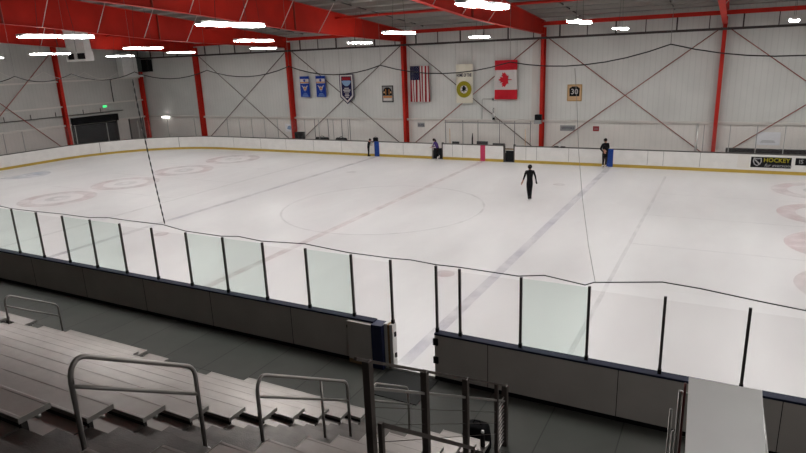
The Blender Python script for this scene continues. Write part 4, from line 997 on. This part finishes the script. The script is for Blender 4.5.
# man at the right blue marker
figure((7.43, 24.72), .9, .97, base_pose(
    kneeL=(.09, -.03, .50, .07), kneeR=(-.09, .0, .50, .07), chest=(.0, -.01, 1.27, .165), waist=(0, 0, 1.08, .15), pelvis=(0, 0, .93, .14), shoL=(.20, 0, 1.40, .075), shoR=(-.20, 0, 1.40, .075),
    elbL=(.32, .06, 1.16, .055), wriL=(.33, .22, 1.09, .034), palmL=(.35, .30, 1.10, .034), elbR=(-.28, .06, 1.14, .055), wriR=(-.22, -.10, .98, .034), palmR=(-.18, -.13, .95, .034)),
    'man in black jacket and dark trousers on light skates by the blue marker', dict(blk, neck='cloth', kneeL='cloth2', kneeR='cloth2', ankleL='cloth2', ankleR='cloth2', boot='boot'))
# child in purple at first far gate
figure((-3.0, 24.95), -.6, .86, base_pose(
    pelvis=(0, .12, .86, .13), waist=(0, .06, 1.02, .12), chest=(0, -.06, 1.22, .14), neck=(0, -.14, 1.38, .055), jaw=(0, -.19, 1.43, .06), head=(0, -.22, 1.50, .09), crown=(0, -.22, 1.57, .075),
    hipL=(.09, .1, .80, .10), kneeL=(.12, -.12, .50, .062), ankleL=(.13, -.02, .13, .042), toeL=(.14, -.17, .09, .035),
    hipR=(-.09, .12, .80, .10), kneeR=(-.16, .12, .46, .062), ankleR=(-.26, .36, .20, .042), toeR=(-.28, .24, .14, .035),
    shoL=(.17, -.08, 1.33, .062), elbL=(.25, -.2, 1.12, .045), wriL=(.2, -.38, 1.05, .03), palmL=(.19, -.45, 1.05, .032), shoR=(-.17, -.08, 1.33, .062), elbR=(-.26, -.12, 1.08, .045), wriR=(-.24, -.3, .95, .03), palmR=(-.24, -.37, .94, .032)),
    'child in purple top stepping off the ice at the first far gate', dict(blk, neck='purple', chest='purple', waist='purple', shoL='purple', shoR='purple', elbL='purple', elbR='purple', wriL='purple', wriR='purple', boot='boot'), long_hair=True)
# child in black by left blue marker
figure((-8.12, 25.0), 1.9, .74, base_pose(
    chest=(0, -.08, 1.26, .14), neck=(0, -.14, 1.42, .055), jaw=(0, -.18, 1.47, .06), head=(0, -.2, 1.54, .09), crown=(0, -.2, 1.61, .075), waist=(0, -.02, 1.08, .125),
    elbL=(.25, -.18, 1.2, .045), wriL=(.16, -.36, 1.28, .03), palmL=(.14, -.43, 1.3, .032), elbR=(-.24, -.12, 1.15, .045), wriR=(-.2, -.3, 1.1, .03), palmR=(-.18, -.37, 1.1, .032),
    shoL=(.17, -.1, 1.38, .062), shoR=(-.17, -.1, 1.38, .062)),
    'child all in black standing at the far boards by the left blue marker', dict(blk, boot='cloth'))
t = thing('gear_bag', (-7.75, 25.42, 1.02), 'small dark bag sitting on top of the boards at left blue marker', 'bag')
MB().box(-7.92, -7.56, W + .02, W + .15, 1.022, 1.27).build('body', 'black', t, bevel=.03); MB().tube([(-7.86, W + .08, 1.26), (-7.74, W + .08, 1.33), (-7.62, W + .08, 1.26)], .012, 6).build('handle', 'cloth2', t)
for x, m, w in ((4.55, 'black', 'farther from the man'), (4.95, 'cloth2', 'closest to the man')):
    tag(MB().box(x - .16, x + .12, W + .04, W + .12, 1.022, 1.07).build('glove', m, bevel=.015) if m else None, 'small dark glove on top of the far boards, ' + w, 'glove', 'gloves on the boards')
t = thing('drink_bottle', (4.72, W + .08, 1.02), 'tiny white bottle standing on far boards between the dark gloves', 'bottle')
MB().lathe([(.035, 1.022), (.04, 1.04), (.04, 1.2), (.02, 1.24)], 4.75, W + .08, 10).build('body', 'white', t); MB().lathe([(.02, 1.24), (.018, 1.29)], 4.75, W + .08, 10).build('cap', 'blue', t)

# ------------------------------------------------------------------ camera, world, view
cam = bpy.data.cameras.new('camera'); co = bpy.data.objects.new('camera', cam); COL.objects.link(co)
R_ = [(.88419466, .46560675, -.0375521), (-.09192476, .25225734, .963284), (-.45798433, .8482786, -.26584538)]
r, u, f = [Vector(v) for v in R_]
mw = Matrix(((r.x, u.x, -f.x, 13.3430136), (r.y, u.y, -f.y, -10.23863441), (r.z, u.z, -f.z, 6.33765019), (0, 0, 0, 1)))
co.matrix_world = mw
cam.sensor_width = 36; cam.lens = 606.971 / 806 * 36; cam.clip_start = .05; cam.clip_end = 200
SC.camera = co
w = bpy.data.worlds.new('world'); w.use_nodes = True; SC.world = w
w.node_tree.nodes['Background'].inputs[0].default_value = (.5, .5, .5, 1); w.node_tree.nodes['Background'].inputs[1].default_value = .02
SC.view_settings.view_transform = 'Standard'; SC.view_settings.look = 'None'; SC.view_settings.gamma = 1; SC.view_settings.use_curve_mapping = False
SC.view_settings.exposure = 0.
SC.cycles.use_denoising = True
SC.cycles.max_bounces = 8; SC.cycles.diffuse_bounces = 4; SC.cycles.transparent_max_bounces = 24; SC.cycles.sample_clamp_indirect = 6
SC.cycles.caustics_reflective = False; SC.cycles.caustics_refractive = False
